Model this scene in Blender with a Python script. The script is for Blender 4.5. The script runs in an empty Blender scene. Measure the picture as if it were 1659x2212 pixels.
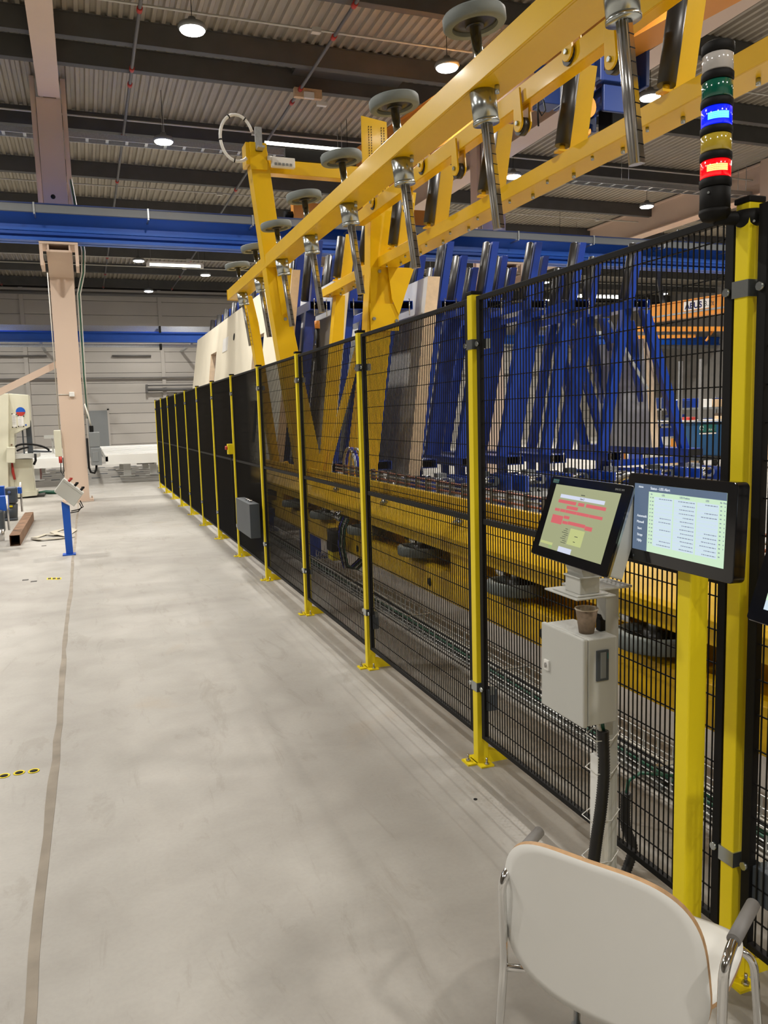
import bpy, math, random
from mathutils import Vector, Matrix, Quaternion
random.seed(7)
S = bpy.context.scene
COL = S.collection
# ---------------------------------------------------------------- camera
F, CX, CY = 1723.2, 829.5, 1106.0
def rot_cam(p, r, y):
    cy, sy, cp, sp, cr, sr = math.cos(y), math.sin(y), math.cos(p), math.sin(p), math.cos(r), math.sin(r)
    Ry = Matrix(((cy, sy, 0), (-sy, cy, 0), (0, 0, 1)))
    B = Matrix(((1, 0, 0), (0, 0, -1), (0, 1, 0)))
    P = Matrix(((1, 0, 0), (0, cp, -sp), (0, sp, cp)))
    Q = Matrix(((cr, -sr, 0), (sr, cr, 0), (0, 0, 1)))
    return Q @ P @ B @ Ry
RC = rot_cam(math.radians(6.923), math.radians(-1.6135), math.radians(-20.195))
CAM = Vector((0, 0, 1.6))
def ray(x, y): return RC.transposed() @ Vector(((x - CX) / F, (y - CY) / F, 1))
def atY(x, y, Y): d = ray(x, y); return CAM + d * (Y / d.y)
def atX(x, y, X): d = ray(x, y); return CAM + d * (X / d.x)
def atZ(x, y, Z): d = ray(x, y); return CAM + d * ((Z - 1.6) / d.z)
cd = bpy.data.cameras.new('camera'); cam = bpy.data.objects.new('camera', cd); COL.objects.link(cam)
m3 = Matrix((RC[0], -RC[1], -RC[2])).transposed()
cam.matrix_world = Matrix.Translation(CAM) @ m3.to_4x4()
cd.sensor_fit = 'HORIZONTAL'; cd.sensor_width = 36; cd.lens = F / 1659 * 36
cd.clip_start = .05; cd.clip_end = 200
S.camera = cam
# ---------------------------------------------------------------- world, exposure
W = bpy.data.worlds.new('hall_air'); S.world = W; W.use_nodes = True
W.node_tree.nodes['Background'].inputs[0].default_value = (.8, .85, 1, 1)
W.node_tree.nodes['Background'].inputs[1].default_value = .055
S.view_settings.view_transform = 'Standard'; S.view_settings.look = 'None'
S.view_settings.gamma = 1; S.view_settings.use_curve_mapping = False
S.view_settings.exposure = 0.45
LAMP_W = 165.0
LAMP_Z = 7.3
# ---------------------------------------------------------------- materials
def mat(name, col, rough=.5, metal=0, bump=0, bscale=20, var=0, vscale=3, emit=None, estr=1, coat=0, spec=None, alpha=1, trans=0):
    m = bpy.data.materials.new(name); m.use_nodes = True
    nt = m.node_tree; b = nt.nodes['Principled BSDF']
    b.inputs['Base Color'].default_value = (*col, 1)
    b.inputs['Roughness'].default_value = rough; b.inputs['Metallic'].default_value = metal
    if coat: b.inputs['Coat Weight'].default_value = coat; b.inputs['Coat Roughness'].default_value = .08
    if spec is not None: b.inputs['Specular IOR Level'].default_value = spec
    if trans: b.inputs['Transmission Weight'].default_value = trans
    if emit: b.inputs['Emission Color'].default_value = (*emit, 1); b.inputs['Emission Strength'].default_value = estr
    if var or bump:
        tc = nt.nodes.new('ShaderNodeTexCoord')
    if var:
        n = nt.nodes.new('ShaderNodeTexNoise'); n.inputs['Scale'].default_value = vscale; n.inputs['Detail'].default_value = 6
        nt.links.new(tc.outputs['Object'], n.inputs['Vector'])
        r = nt.nodes.new('ShaderNodeMapRange'); r.inputs[1].default_value = .3; r.inputs[2].default_value = .7
        r.inputs[3].default_value = 1 - var; r.inputs[4].default_value = 1 + var
        nt.links.new(n.outputs[0], r.inputs[0])
        mx = nt.nodes.new('ShaderNodeVectorMath'); mx.operation = 'SCALE'; mx.inputs[0].default_value = col
        nt.links.new(r.outputs[0], mx.inputs['Scale']); nt.links.new(mx.outputs[0], b.inputs['Base Color'])
    if bump:
        n = nt.nodes.new('ShaderNodeTexNoise'); n.inputs['Scale'].default_value = bscale; n.inputs['Detail'].default_value = 5
        nt.links.new(tc.outputs['Object'], n.inputs['Vector'])
        bp = nt.nodes.new('ShaderNodeBump'); bp.inputs['Strength'].default_value = bump; bp.inputs['Distance'].default_value = .01
        nt.links.new(n.outputs[0], bp.inputs['Height']); nt.links.new(bp.outputs[0], b.inputs['Normal'])
    return m
M = {}
M['yellow'] = mat('machine_yellow_paint', (.74, .45, .004), .32, var=.04, bump=.03, bscale=60, coat=.05, spec=.35)
M['fence_yellow'] = mat('fence_yellow_paint', (.80, .63, .012), .45, spec=.3, var=.03)
M['black'] = mat('black_powder_coat', (.006, .0055, .005), .6, spec=.2)
M['black_gloss'] = mat('black_gloss_plastic', (.006, .006, .007), .1)
M['rubber'] = mat('grey_rubber', (.17, .19, .18), .65, bump=.05, bscale=80, var=.05)
M['rubber_black'] = mat('black_rubber', (.018, .017, .016), .35)
M['roller'] = mat('black_roller_plastic', (.024, .022, .020), .42)
M['chrome'] = mat('chromed_steel', (.75, .75, .74), .1, 1)
M['steel'] = mat('ground_steel', (.55, .54, .53), .28, 1, var=.06, vscale=12)
M['galv'] = mat('galvanised_steel', (.5, .52, .53), .38, .8, var=.12, vscale=30)
M['tray'] = mat('bright_galvanised_wire', (.72, .74, .74), .35, .7)
M['zinc'] = mat('zinc_plated_steel', (.45, .48, .47), .25, .9, var=.05)
M['blue'] = mat('rack_blue_paint', (.008, .042, .30), .32, var=.05, coat=.3)
M['crane_blue'] = mat('crane_blue_paint', (.004, .085, .46), .45, var=.05)
M['navy'] = mat('navy_paint', (.012, .035, .16), .4)
M['beige'] = mat('beige_pink_steel_paint', (.62, .475, .37), .55, var=.03, vscale=1)
M['busgrey'] = mat('busbar_grey_plastic', (.21, .23, .25), .5)
M['orange'] = mat('crane_orange_paint', (.66, .26, .035), .5, var=.03)
M['purlin'] = mat('dark_grey_primer', (.065, .064, .060), .6, var=.1)
M['deck'] = mat('galvanised_roof_deck', (.33, .29, .225), .5, .1, var=.06, vscale=2)
M['wall'] = mat('grey_white_wall_panel', (.43, .40, .36), .7, var=.04, vscale=.6)
M['wall_side'] = mat('grey_side_wall_panel', (.40, .38, .35), .7, var=.04, vscale=.6)
M['groove'] = mat('dark_joint', (.05, .045, .04), .8)
M['pipe'] = mat('grey_sprinkler_pipe', (.11, .105, .10), .5)
M['red'] = mat('red_coupling_paint', (.42, .03, .02), .5)
M['white'] = mat('white_plastic', (.75, .74, .70), .45)
M['conduit'] = mat('pale_conduit_plastic', (.5, .48, .42), .5)
M['cream'] = mat('cream_board', (.72, .66, .52), .75, var=.04, vscale=2, bump=.05, bscale=30)
M['creamend'] = mat('sawn_wood_edge', (.66, .50, .33), .7, var=.08, vscale=14)
M['greyboard'] = mat('grey_board', (.50, .49, .47), .75, var=.05, vscale=3)
M['machine_cream'] = mat('bandsaw_cream_paint', (.60, .58, .45), .4, var=.02)
M['cabinet'] = mat('light_grey_cabinet_paint', (.50, .50, .46), .42, bump=.02, bscale=200)
M['grey'] = mat('mid_grey_plastic', (.20, .21, .21), .5)
M['dgrey'] = mat('dark_grey_cast', (.055, .065, .075), .5, var=.1)
M['chairwhite'] = mat('white_laminate', (.72, .71, .67), .38, var=.015)
M['ply'] = mat('plywood_edge', (.45, .27, .13), .5, var=.15, vscale=60)
M['armgrey'] = mat('grey_arm_pad', (.16, .15, .14), .6)
M['rust'] = mat('rusty_steel_tube', (.21, .12, .07), .75, .2, var=.35, vscale=10)
M['darkvoid'] = mat('dark_inside', (.006, .005, .004), .9)
M['cup'] = mat('brown_paper_cup', (.24, .175, .12), .8, var=.2, vscale=60)
M['cupin'] = mat('cup_inside', (.62, .52, .40), .6)
M['copper'] = mat('copper_busbar', (.45, .16, .09), .4, .6)
M['green'] = mat('green_cable', (.01, .09, .05), .4)
M['bluehose'] = mat('blue_air_hose', (.02, .04, .5), .3)
M['hose'] = mat('black_corrugated_hose', (.012, .011, .010), .45)
M['bin'] = mat('blue_waste_bin', (.012, .085, .22), .45)
M['binlabel'] = mat('green_label', (.01, .12, .11), .5)
M['wood'] = mat('pale_timber', (.62, .44, .26), .7, var=.12, vscale=20)
M['lime'] = mat('lime_plastic', (.35, .55, .02), .5)
M['strap'] = mat('webbing_sling', (.42, .38, .30), .8)
M['smoke'] = mat('smoked_sheet', (.02, .02, .02), .1, spec=.4)
# concrete floor: pale, cloudy, stained
def floor_mat():
    m = bpy.data.materials.new('power_floated_concrete'); m.use_nodes = True
    nt = m.node_tree; N = nt.nodes; L = nt.links; b = N['Principled BSDF']
    tc = N.new('ShaderNodeTexCoord')
    def noise(sc, det, dist=0, vec=None, rough=.55):
        n = N.new('ShaderNodeTexNoise'); n.inputs['Scale'].default_value = sc; n.inputs['Detail'].default_value = det
        n.inputs['Distortion'].default_value = dist; n.inputs['Roughness'].default_value = rough
        L.new(vec or tc.outputs['Object'], n.inputs['Vector']); return n.outputs[0]
    def ramp(src, stops):
        r = N.new('ShaderNodeValToRGB'); e = r.color_ramp.elements
        e[0].position, e[0].color = stops[0][0], (*stops[0][1], 1); e[1].position, e[1].color = stops[-1][0], (*stops[-1][1], 1)
        for p, c in stops[1:-1]:
            q = e.new(p); q.color = (*c, 1)
        L.new(src, r.inputs[0]); return r.outputs[0]
    def mix(a, bb, fac, mode='MULTIPLY'):
        x = N.new('ShaderNodeMix'); x.data_type = 'RGBA'; x.blend_type = mode
        if isinstance(fac, float): x.inputs[0].default_value = fac
        else: L.new(fac, x.inputs[0])
        L.new(a, x.inputs[6]); L.new(bb, x.inputs[7]); return x.outputs[2]
    base = ramp(noise(.35, 8, 1.2), [(.3, (.27, .25, .222)), (.5, (.345, .325, .29)), (.7, (.41, .39, .355))])
    fine = ramp(noise(3.2, 10, .4), [(.3, (.84, .83, .82)), (.6, (1, 1, 1))])
    grit = ramp(noise(60, 4), [(.3, (.92, .92, .92)), (.6, (1.0, 1.0, 1.0))])
    c = mix(base, fine, .8); c = mix(c, grit, .6)
    mp = N.new('ShaderNodeMapping'); L.new(tc.outputs['Object'], mp.inputs[0]); mp.inputs['Scale'].default_value = (3, .7, 1); mp.inputs['Rotation'].default_value = (0, 0, .5)
    scr = ramp(noise(1.6, 12, 2.0, mp.outputs[0], .7), [(.36, (.80, .78, .74)), (.44, (1, 1, 1))])
    c = mix(c, scr, .55)
    pk = ramp(noise(.9, 5, 1.5), [(.62, (1, 1, 1)), (.72, (1, .93, .84))])
    c = mix(c, pk, .7)
    L.new(c, b.inputs['Base Color'])
    rr = N.new('ShaderNodeMapRange'); L.new(noise(1.2, 6), rr.inputs[0]); rr.inputs[3].default_value = .42; rr.inputs[4].default_value = .68
    L.new(rr.outputs[0], b.inputs['Roughness'])
    bp = N.new('ShaderNodeBump'); bp.inputs['Strength'].default_value = .12; bp.inputs['Distance'].default_value = .004
    L.new(noise(25, 8), bp.inputs['Height']); L.new(bp.outputs[0], b.inputs['Normal'])
    return m
M['floor'] = floor_mat()
M['joint'] = mat('joint_filler', (.25, .215, .17), .8, var=.25, vscale=5)
def em(name, col, s=1.0, base=(0, 0, 0), rough=.3):
    return mat(name, base, rough, emit=col, estr=s)
M['lamp'] = em('led_lens', (1, .97, .93), 30)
M['tube'] = em('fluorescent_tube', (1, .96, .8), 5)
# ---------------------------------------------------------------- mesh helpers
class B:
    def __init__(s): s.v = []; s.f = []; s.mi = []; s.sm = []
    def face(s, idx, mi=0, sm=False): s.f.append(tuple(idx)); s.mi.append(mi); s.sm.append(sm)
    def hexa(s, P, mi=0):
        n = len(s.v); s.v += [tuple(p) for p in P]
        for q in ((0, 3, 2, 1), (4, 5, 6, 7), (0, 1, 5, 4), (1, 2, 6, 5), (2, 3, 7, 6), (3, 0, 4, 7)): s.face([n + i for i in q], mi)
        return s
    def box(s, x0, x1, y0, y1, z0, z1, mi=0):
        if x0 > x1: x0, x1 = x1, x0
        if y0 > y1: y0, y1 = y1, y0
        if z0 > z1: z0, z1 = z1, z0
        return s.hexa([(x0, y0, z0), (x1, y0, z0), (x1, y1, z0), (x0, y1, z0), (x0, y0, z1), (x1, y0, z1), (x1, y1, z1), (x0, y1, z1)], mi)
    def obox(s, c, X, Y, Z, hx, hy, hz, mi=0):
        c = Vector(c); X = Vector(X).normalized() * hx; Y = Vector(Y).normalized() * hy; Z = Vector(Z).normalized() * hz
        return s.hexa([c - X - Y - Z, c + X - Y - Z, c + X + Y - Z, c - X + Y - Z, c - X - Y + Z, c + X - Y + Z, c + X + Y + Z, c - X + Y + Z], mi)
    def bar(s, a, b, w, h, up=(0, 0, 1), mi=0):
        a, b = Vector(a), Vector(b); d = (b - a); L = d.length; d.normalize(); up = Vector(up)
        if abs(d.dot(up)) > .97: up = Vector((0, 1, 0))
        X = d.cross(up).normalized(); Z = X.cross(d).normalized()
        return s.obox((a + b) / 2, X, d, Z, w / 2, L / 2, h / 2, mi)
    def tube(s, pts, r, n=10, mi=0, caps=True, sm=True):
        P = [Vector(p) for p in pts]; R = r if isinstance(r, (list, tuple)) else [r] * len(P)
        base = len(s.v); t0 = (P[1] - P[0]).normalized()
        up = Vector((0, 0, 1)) if abs(t0.z) < .9 else Vector((1, 0, 0))
        nrm = t0.cross(up).normalized(); prev = t0
        for i, p in enumerate(P):
            t = (P[min(i + 1, len(P) - 1)] - P[max(i - 1, 0)]).normalized()
            q = prev.rotation_difference(t); nrm = q @ nrm; prev = t
            bn = t.cross(nrm)
            for k in range(n):
                a = 2 * math.pi * k / n; s.v.append(tuple(p + (nrm * math.cos(a) + bn * math.sin(a)) * R[i]))
        for i in range(len(P) - 1):
            for k in range(n):
                a = base + i * n + k; b = base + i * n + (k + 1) % n
                s.face((a, b, b + n, a + n), mi, sm)
        if caps:
            s.face([base + k for k in range(n)][::-1], mi); s.face([base + (len(P) - 1) * n + k for k in range(n)], mi)
        return s
    def lathe(s, c, axis, prof, n=24, mi=0, sm=True, opencap=False):
        c = Vector(c); A = Vector(axis).normalized(); up = Vector((0, 0, 1)) if abs(A.z) < .9 else Vector((1, 0, 0))
        X = A.cross(up).normalized(); Y = A.cross(X); base = len(s.v)
        for r, h in prof:
            for k in range(n):
                a = 2 * math.pi * k / n; s.v.append(tuple(c + A * h + (X * math.cos(a) + Y * math.sin(a)) * r))
        for i in range(len(prof) - 1):
            for k in range(n):
                a = base + i * n + k; b = base + i * n + (k + 1) % n
                s.face((a, b, b + n, a + n), mi, sm)
        closed = prof[0] == prof[-1]
        if prof[0][0] > 1e-4 and not closed and not opencap: s.face([base + k for k in range(n)][::-1], mi)
        if prof[-1][0] > 1e-4 and not closed and not opencap: s.face([base + (len(prof) - 1) * n + k for k in range(n)], mi)
        return s
    def prism(s, poly, a, b, mi=0, axis='y'):
        n = len(poly); base = len(s.v)
        for t in (a, b):
            for (u, w) in poly:
                s.v.append({'y': (u, t, w), 'x': (t, u, w), 'z': (u, w, t)}[axis])
        s.face([base + i for i in range(n)][::-1], mi); s.face([base + n + i for i in range(n)], mi)
        for i in range(n):
            j = (i + 1) % n; s.face((base + i, base + j, base + n + j, base + n + i), mi)
        return s
    def xform(s, fn):
        s.v = [tuple(fn(Vector(v))) for v in s.v]; return s
def put(o, label=None, cat=None, group=None, kind=None):
    if label: o['label'] = label
    if cat: o['category'] = cat
    if group: o['group'] = group
    if kind: o['kind'] = kind
    return o
def wloc(o):
    v = Vector((0, 0, 0))
    while o: v = v + o.location; o = o.parent
    return v
def obj(name, b, m, parent=None, bevel=0, kind=None, label=None, origin=None):
    """one mesh object; vertices are given in world space"""
    if parent is not None: base = wloc(parent)
    elif origin is not None: base = Vector(origin)
    else:
        xs = [v[0] for v in b.v]; ys = [v[1] for v in b.v]; zs = [v[2] for v in b.v]
        base = Vector(((min(xs) + max(xs)) / 2, (min(ys) + max(ys)) / 2, min(zs)))
    me = bpy.data.meshes.new(name)
    me.from_pydata([tuple(Vector(v) - base) for v in b.v], [], b.f)
    ms = m if isinstance(m, (list, tuple)) else [m]
    for q in ms: me.materials.append(q if not isinstance(q, str) else M[q])
    me.polygons.foreach_set('material_index', b.mi); me.polygons.foreach_set('use_smooth', b.sm)
    me.update()
    import bmesh
    bm = bmesh.new(); bm.from_mesh(me); bmesh.ops.recalc_face_normals(bm, faces=bm.faces); bm.to_mesh(me); bm.free()
    o = bpy.data.objects.new(name, me); COL.objects.link(o)
    if parent is not None: o.parent = parent
    else: o.location = base
    if bevel:
        md = o.modifiers.new('bevel', 'BEVEL'); md.width = bevel; md.segments = 2; md.limit_method = 'ANGLE'; md.angle_limit = .6
        md.harden_normals = False
    if kind: o['kind'] = kind
    if label: o['label'] = label
    return o
def thing(name, loc, label, cat, group=None):
    o = bpy.data.objects.new(name, None); o.empty_display_size = .1; COL.objects.link(o); o.location = loc
    return put(o, label, cat, group)
def kids(o): return [c for c in bpy.data.objects if c.parent is o]
def tree(o):
    return (o, [tree(c) for c in list(o.children)])
def dup(t, loc, label=None, group=None):
    def cp(node, parent):
        c = node[0].copy(); COL.objects.link(c)
        if parent: c.parent = parent
        for k in node[1]: cp(k, c)
        return c
    r = cp(t, None); r.location = loc
    if label: r['label'] = label
    if group: r['group'] = group
    return r
ORD = ['first', 'second', 'third', 'fourth', 'fifth', 'sixth', 'seventh', 'eighth', 'ninth', 'tenth', 'eleventh', 'twelfth', 'thirteenth', 'fourteenth']
def text_mesh(txt, size, m, parent, o, xd, yd, name='lettering', align='LEFT', bold=0):
    cu = bpy.data.curves.new(name, 'FONT'); cu.body = txt; cu.size = size; cu.align_x = align; cu.extrude = .0004
    if bold: cu.offset = bold
    t = bpy.data.objects.new(name, cu); COL.objects.link(t)
    dg = bpy.context.evaluated_depsgraph_get()
    me = bpy.data.meshes.new_from_object(t.evaluated_get(dg))
    bpy.data.objects.remove(t); bpy.data.curves.remove(cu)
    X = Vector(xd).normalized(); Y = Vector(yd).normalized(); Z = X.cross(Y)
    base = wloc(parent) if parent else Vector((0, 0, 0)); o = Vector(o)
    for v in me.vertices:
        p = v.co.copy(); v.co = o + X * p.x + Y * p.y + Z * p.z - base
    me.materials.clear(); me.materials.append(M[m] if isinstance(m, str) else m)
    ob = bpy.data.objects.new(name, me); COL.objects.link(ob)
    if parent: ob.parent = parent
    return ob
# ================================================================ the setting
b = B(); b.box(-16, 34, -9, 43, -.3, 0); put(obj('floor', b, 'floor', origin=(0, 0, 0)), kind='structure')
# floor joint running down the aisle
b = B(); js = []
y = -1.0
while y < 30:
    js.append((-.25 + .006 * math.sin(y * 1.7) + random.uniform(-.004, .004), y)); y += .25
n0 = len(js)
for (x, y) in js:
    w = .015 + random.uniform(-.003, .003) + (.003 if y < 6 else 0)
    b.v += [(x - w, y, .0015), (x + w, y, .0015), (x + w, y, -.01), (x - w, y, -.01)]
for i in range(n0 - 1):
    a = 4 * i
    for q in range(4): b.face((a + q, a + (q + 1) % 4, a + 4 + (q + 1) % 4, a + 4 + q))
put(obj('trim_1', b, 'joint'), kind='structure')
# ceiling: corrugated deck
b = B(); P = .175; x = -16.0; zs = 8.33; prof = []
while x < 34:
    prof += [(x, zs), (x + .06, zs), (x + .085, zs + .05), (x + .15, zs + .05)]; x += P
for (u, w) in prof: b.v += [(u, -9, w), (u, 43, w)]
for i in range(len(prof) - 1): b.face((2 * i, 2 * i + 1, 2 * i + 3, 2 * i + 2))
ce = put(obj('ceiling', b, 'deck', origin=(0, 0, 8.33)), kind='structure')
b = B(); b.box(-16, 34, -9, 43, 8.40, 8.5); obj('roof_slab', b, 'purlin', ce)
for Y in (-5.2, -1.7, 1.8, 5.3, 8.8, 12.42, 14.85, 15.93, 19.3, 22.8, 26.3, 29.8, 33.3, 36.8, 40.6):
    b = B(); b.box(-16, 34, Y, Y + .16, 7.95, 7.965); b.box(-16, 34, Y, Y + .16, 8.305, 8.328); b.box(-16, 34, Y + .07, Y + .085, 7.965, 8.305)
    b.box(-16, 34, Y - .003, Y + .006, 7.95, 8.3)
    obj('purlin', b, 'purlin', ce)
b = B(); b.box(4.2, 6.4, 14.98, 15.92, 8.2, 8.3); obj('roof_hatch_plate', b, 'purlin', ce)
# far wall : horizontal cladding boards with joints
wf = B(); wf.box(-16, 34, 41.1, 41.3, 0, 8.3); wallfar = put(obj('wall_back', wf, 'groove'), kind='structure')
zz = [0, .55, 1.06, 1.55, 2.04, 2.52, 3.0, 3.49, 3.98, 4.47, 4.98, 5.5, 6.05, 6.7, 7.35, 7.9]
xs = [-16, -8.6, -2.4, 3.75, 10, 16.2, 22.4, 28.6, 34]
for i in range(len(zz) - 1):
    for j in range(len(xs) - 1):
        b = B(); b.box(xs[j] + .015, xs[j + 1] - .015, 41.0, 41.1, zz[i] + .009, zz[i + 1] - .009)
        obj('cladding_board', b, 'wall', wallfar)
for j in range(1, len(xs) - 1):
    b = B(); b.box(xs[j] - .09, xs[j] + .09, 40.93, 41.0, 0, 7.9); obj('joint_cover', b, 'wall', wallfar)
for nm, x0, x1, y0, y1 in (('wall_left', -16.3, -16, -9, 43), ('wall_right', 34, 34.3, -9, 43), ('wall_front', -16, 34, -9.3, -9)):
    b = B(); b.box(x0, x1, y0, y1, 0, 8.4); put(obj(nm, b, 'wall_side'), kind='structure')
# grey door on the far wall
b = B(); b.box(.1, 1.0, 40.88, 40.93, 0, 2.2); d1 = put(obj('door_1', b, 'grey'), kind='structure')
b = B(); b.tube([(.2, 40.86, 1.05), (.32, 40.86, 1.05)], .015, 8); obj('door_handle', b, 'steel', d1)
b = B(); b.box(.02, .1, 40.9, 40.99, 0, 2.28); b.box(1.0, 1.08, 40.9, 40.99, 0, 2.28); b.box(.02, 1.08, 40.9, 40.99, 2.2, 2.28); obj('door_frame', b, 'wall', d1)
# rafters and columns
def rafter(n, x0, x1, zb, y0, y1):
    b = B(); xm = (x0 + x1) / 2
    b.box(x0, x1, y0, y1, zb, zb + .03); b.box(x0, x1, y0, y1, 8.25, 8.29); b.box(xm - .12, xm + .12, y0, y1, zb + .03, 8.25)
    put(obj('trim_%d' % n, b, 'beige'), kind='structure')
rafter(2, -.43, -.04, 7.9, -9, 17.5); rafter(3, 9.15, 9.65, 7.45, -9, 17.4); rafter(4, 18.1, 18.6, 7.45, -9, 17.4)
rafter(5, -.43, -.04, 7.9, 18.1, 40.9); rafter(6, 9.15, 9.65, 7.45, 18.0, 40.9); rafter(7, 18.1, 18.6, 7.45, 18.0, 40.9)
def column(x0, x1, Y, label, extra=True):
    t = thing('steel_column', ((x0 + x1) / 2, Y + .25, 0), label, 'column')
    b = B(); b.box(x0, x1, Y, Y + .03, 0, 7.9); b.box(x0, x1, Y + .47, Y + .5, 0, 7.9)
    b.box(x0 + .06, x1 - .06, Y + .03, Y + .47, 0, 7.9); obj('shaft', b, 'beige', t)
    b = B(); b.box(x0 - .1, x0 - .01, Y + .05, Y + .4, 5.35, 8.3); b.box(x1 + .01, x1 + .1, Y + .05, Y + .4, 5.35, 8.3)
    obj('upper_flange', b, 'beige', t)
    # corbel carrying the crane rail
    b = B(); b.box(x0 - .12, x1 + .12, Y - .75, Y, 5.0, 5.04)
    for sx in (x0 + .02, x1 - .05):
        b.prism([(Y, 4.55), (Y, 5.0), (Y - .72, 5.0), (Y - .72, 4.86)], sx, sx + .03, axis='x')
    b.hexa([(x0, Y - .7, 4.86), (x1, Y - .7, 4.86), (x1, Y, 4.5), (x0, Y, 4.5), (x0, Y - .7, 4.9), (x1, Y - .7, 4.9), (x1, Y, 4.54), (x0, Y, 4.54)])
    for sx in (x0 - .12, x1 + .06):
        b.box(sx, sx + .06, Y - .74, Y - .70, 4.6, 5.0); b.box(sx, sx + .06, Y - .7, Y - .02, 4.6, 4.75)
    obj('corbel', b, 'beige', t)
    b = B(); b.box(x0 - .08, x1 + .08, Y - .05, Y + .55, 0, .025)
    for bx in (x0 - .05, x1 + .05):
        for by in (Y, Y + .5): b.tube([(bx, by, .02), (bx, by, .07)], .015, 6)
    obj('base_plate', b, 'beige', t)
    return t
c1 = column(-.48, -.03, 17.55, 'beige steel column standing by the aisle left of the mesh fence')
b = B(); b.lathe((-.30, 17.548, 6.05), (0, 1, 0), [(.0, 0), (.045, 0)], 16); b.lathe((-.30, 17.55, 6.05), (0, -1, 0), [(.045, 0), (.045, .004), (0, .004)], 16); obj('bolt_hole', b, 'darkvoid', c1)
column(9.15, 9.7, 17.55, 'beige steel column behind the blue storage frames, topped by corbel')
column(18.1, 18.6, 17.55, 'beige steel column at far right behind the wire mesh fence')
for i, x in enumerate((-9.8,)):
    column(x, x + .5, 17.55, 'beige steel column beyond the left edge of the picture')
# cables up the left column
t = thing('conduit_bundle', (0, 17.6, 0), 'pale cables clipped down the right edge of the near beige column', 'cable')
for k, (dx, m_) in enumerate(((.0, 'conduit'), (.03, 'green'), (.055, 'conduit'))):
    pts = [(.0 + dx, 17.62, z + .0) for z in (8.1, 6.5)] + [(.10 + dx, 17.5, 5.6), (.16 + dx, 17.4, 5.0), (.13 + dx, 17.45, 4.6), (.02 + dx, 17.6, 4.2), (.0 + dx, 17.62, 2.6), (.01 + dx, 17.62, 1.7)]
    b = B(); b.tube(pts, .011, 8); obj('cable', b, m_, t)
b = B(); b.tube([(-.51, 17.62, 4.6), (-.51, 17.62, 1.5)], .011, 8); put(obj('conduit', b, 'conduit'), 'pale conduit down the left edge of the near beige column', 'conduit')
t = thing('power_socket', (-.22, 17.54, 2.15), 'small white socket box on the near beige column face', 'socket')
b = B(); b.box(-.275, -.175, 17.49, 17.55, 2.15, 2.24); obj('housing', b, 'white', t, .006)
b = B(); b.tube([(-.275, 17.535, 2.19), (-.49, 17.535, 2.195)], .008, 6); obj('lead', b, 'conduit', t)
t = thing('switch_cabinet', (.13, 17.6, .75), 'grey switch boxes on the right side of the beige column', 'switchgear')
b = B(); b.box(.04, .25, 17.45, 17.7, 1.12, 1.42); obj('upper_box', b, 'grey', t, .012)
b = B(); b.box(.05, .26, 17.43, 17.7, .74, 1.10); obj('lower_box', b, 'grey', t, .012)
b = B(); b.box(.08, .2, 17.42, 17.43, .82, 1.02); obj('cover_plate', b, 'grey', t, .004)
b = B(); b.box(.06, .14, 17.5, 17.6, 1.42, 1.55); obj('gland', b, 'black', t)
b = B(); b.tube([(.1, 17.55, 1.5), (.06, 17.55, 1.75), (0, 17.6, 2.0)], .018, 8); obj('feed_cable', b, 'conduit', t)
b = B(); b.tube([(.0, 17.5, 1.3), (.0, 17.5, .7), (.03, 17.48, .6), (.1, 17.48, .58), (.14, 17.5, .66), (.15, 17.52, .76)], .022, 8); obj('looped_cable', b, 'black', t)
t = thing('power_box', (-.55, 17.5, .95), 'narrow pale cabinet on the left side of the beige column', 'cabinet')
b = B(); b.box(-.62, -.49, 17.42, 17.65, .95, 1.48); obj('housing', b, 'machine_cream', t, .01)
b = B(); b.tube([(-.53, 17.45, .95), (-.53, 17.45, .82)], .035, 10); obj('plug', b, 'red', t)
b = B(); b.tube([(-.53, 17.45, .82), (-.54, 17.43, .65), (-.51, 17.43, .58), (-.48, 17.43, .65), (-.485, 17.45, .93)], .01, 6); obj('lead', b, 'black', t)
# diagonal wind brace
b = B(); b.bar((-.45, 17.85, 2.83), (-6.2, 17.85, -.3 + .3), .03, .13); put(obj('wind_brace', b, 'beige'), 'beige diagonal brace running down left from the near column', 'brace')
for (p, q) in (((1465, 503), (1590, 600)), ((1412, 520), (1436, 690)), ((1457, 600), (1469, 668))):
    pass
b = B(); b.bar(atY(1462, 500, 17.9), atY(1600, 607, 17.9), .12, .03, up=(0, 1, 0)); put(obj('roof_brace', b, 'purlin'), 'dark grey diagonal strut crossing above the far orange crane', 'brace')
b = B(); b.bar(atY(1411, 515, 17.9), atY(1431, 655, 17.9), .14, .03, up=(0, 1, 0)); put(obj('roof_brace', b, 'purlin'), 'dark grey steep strut behind the tops of the rightmost blue posts', 'brace')
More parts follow.
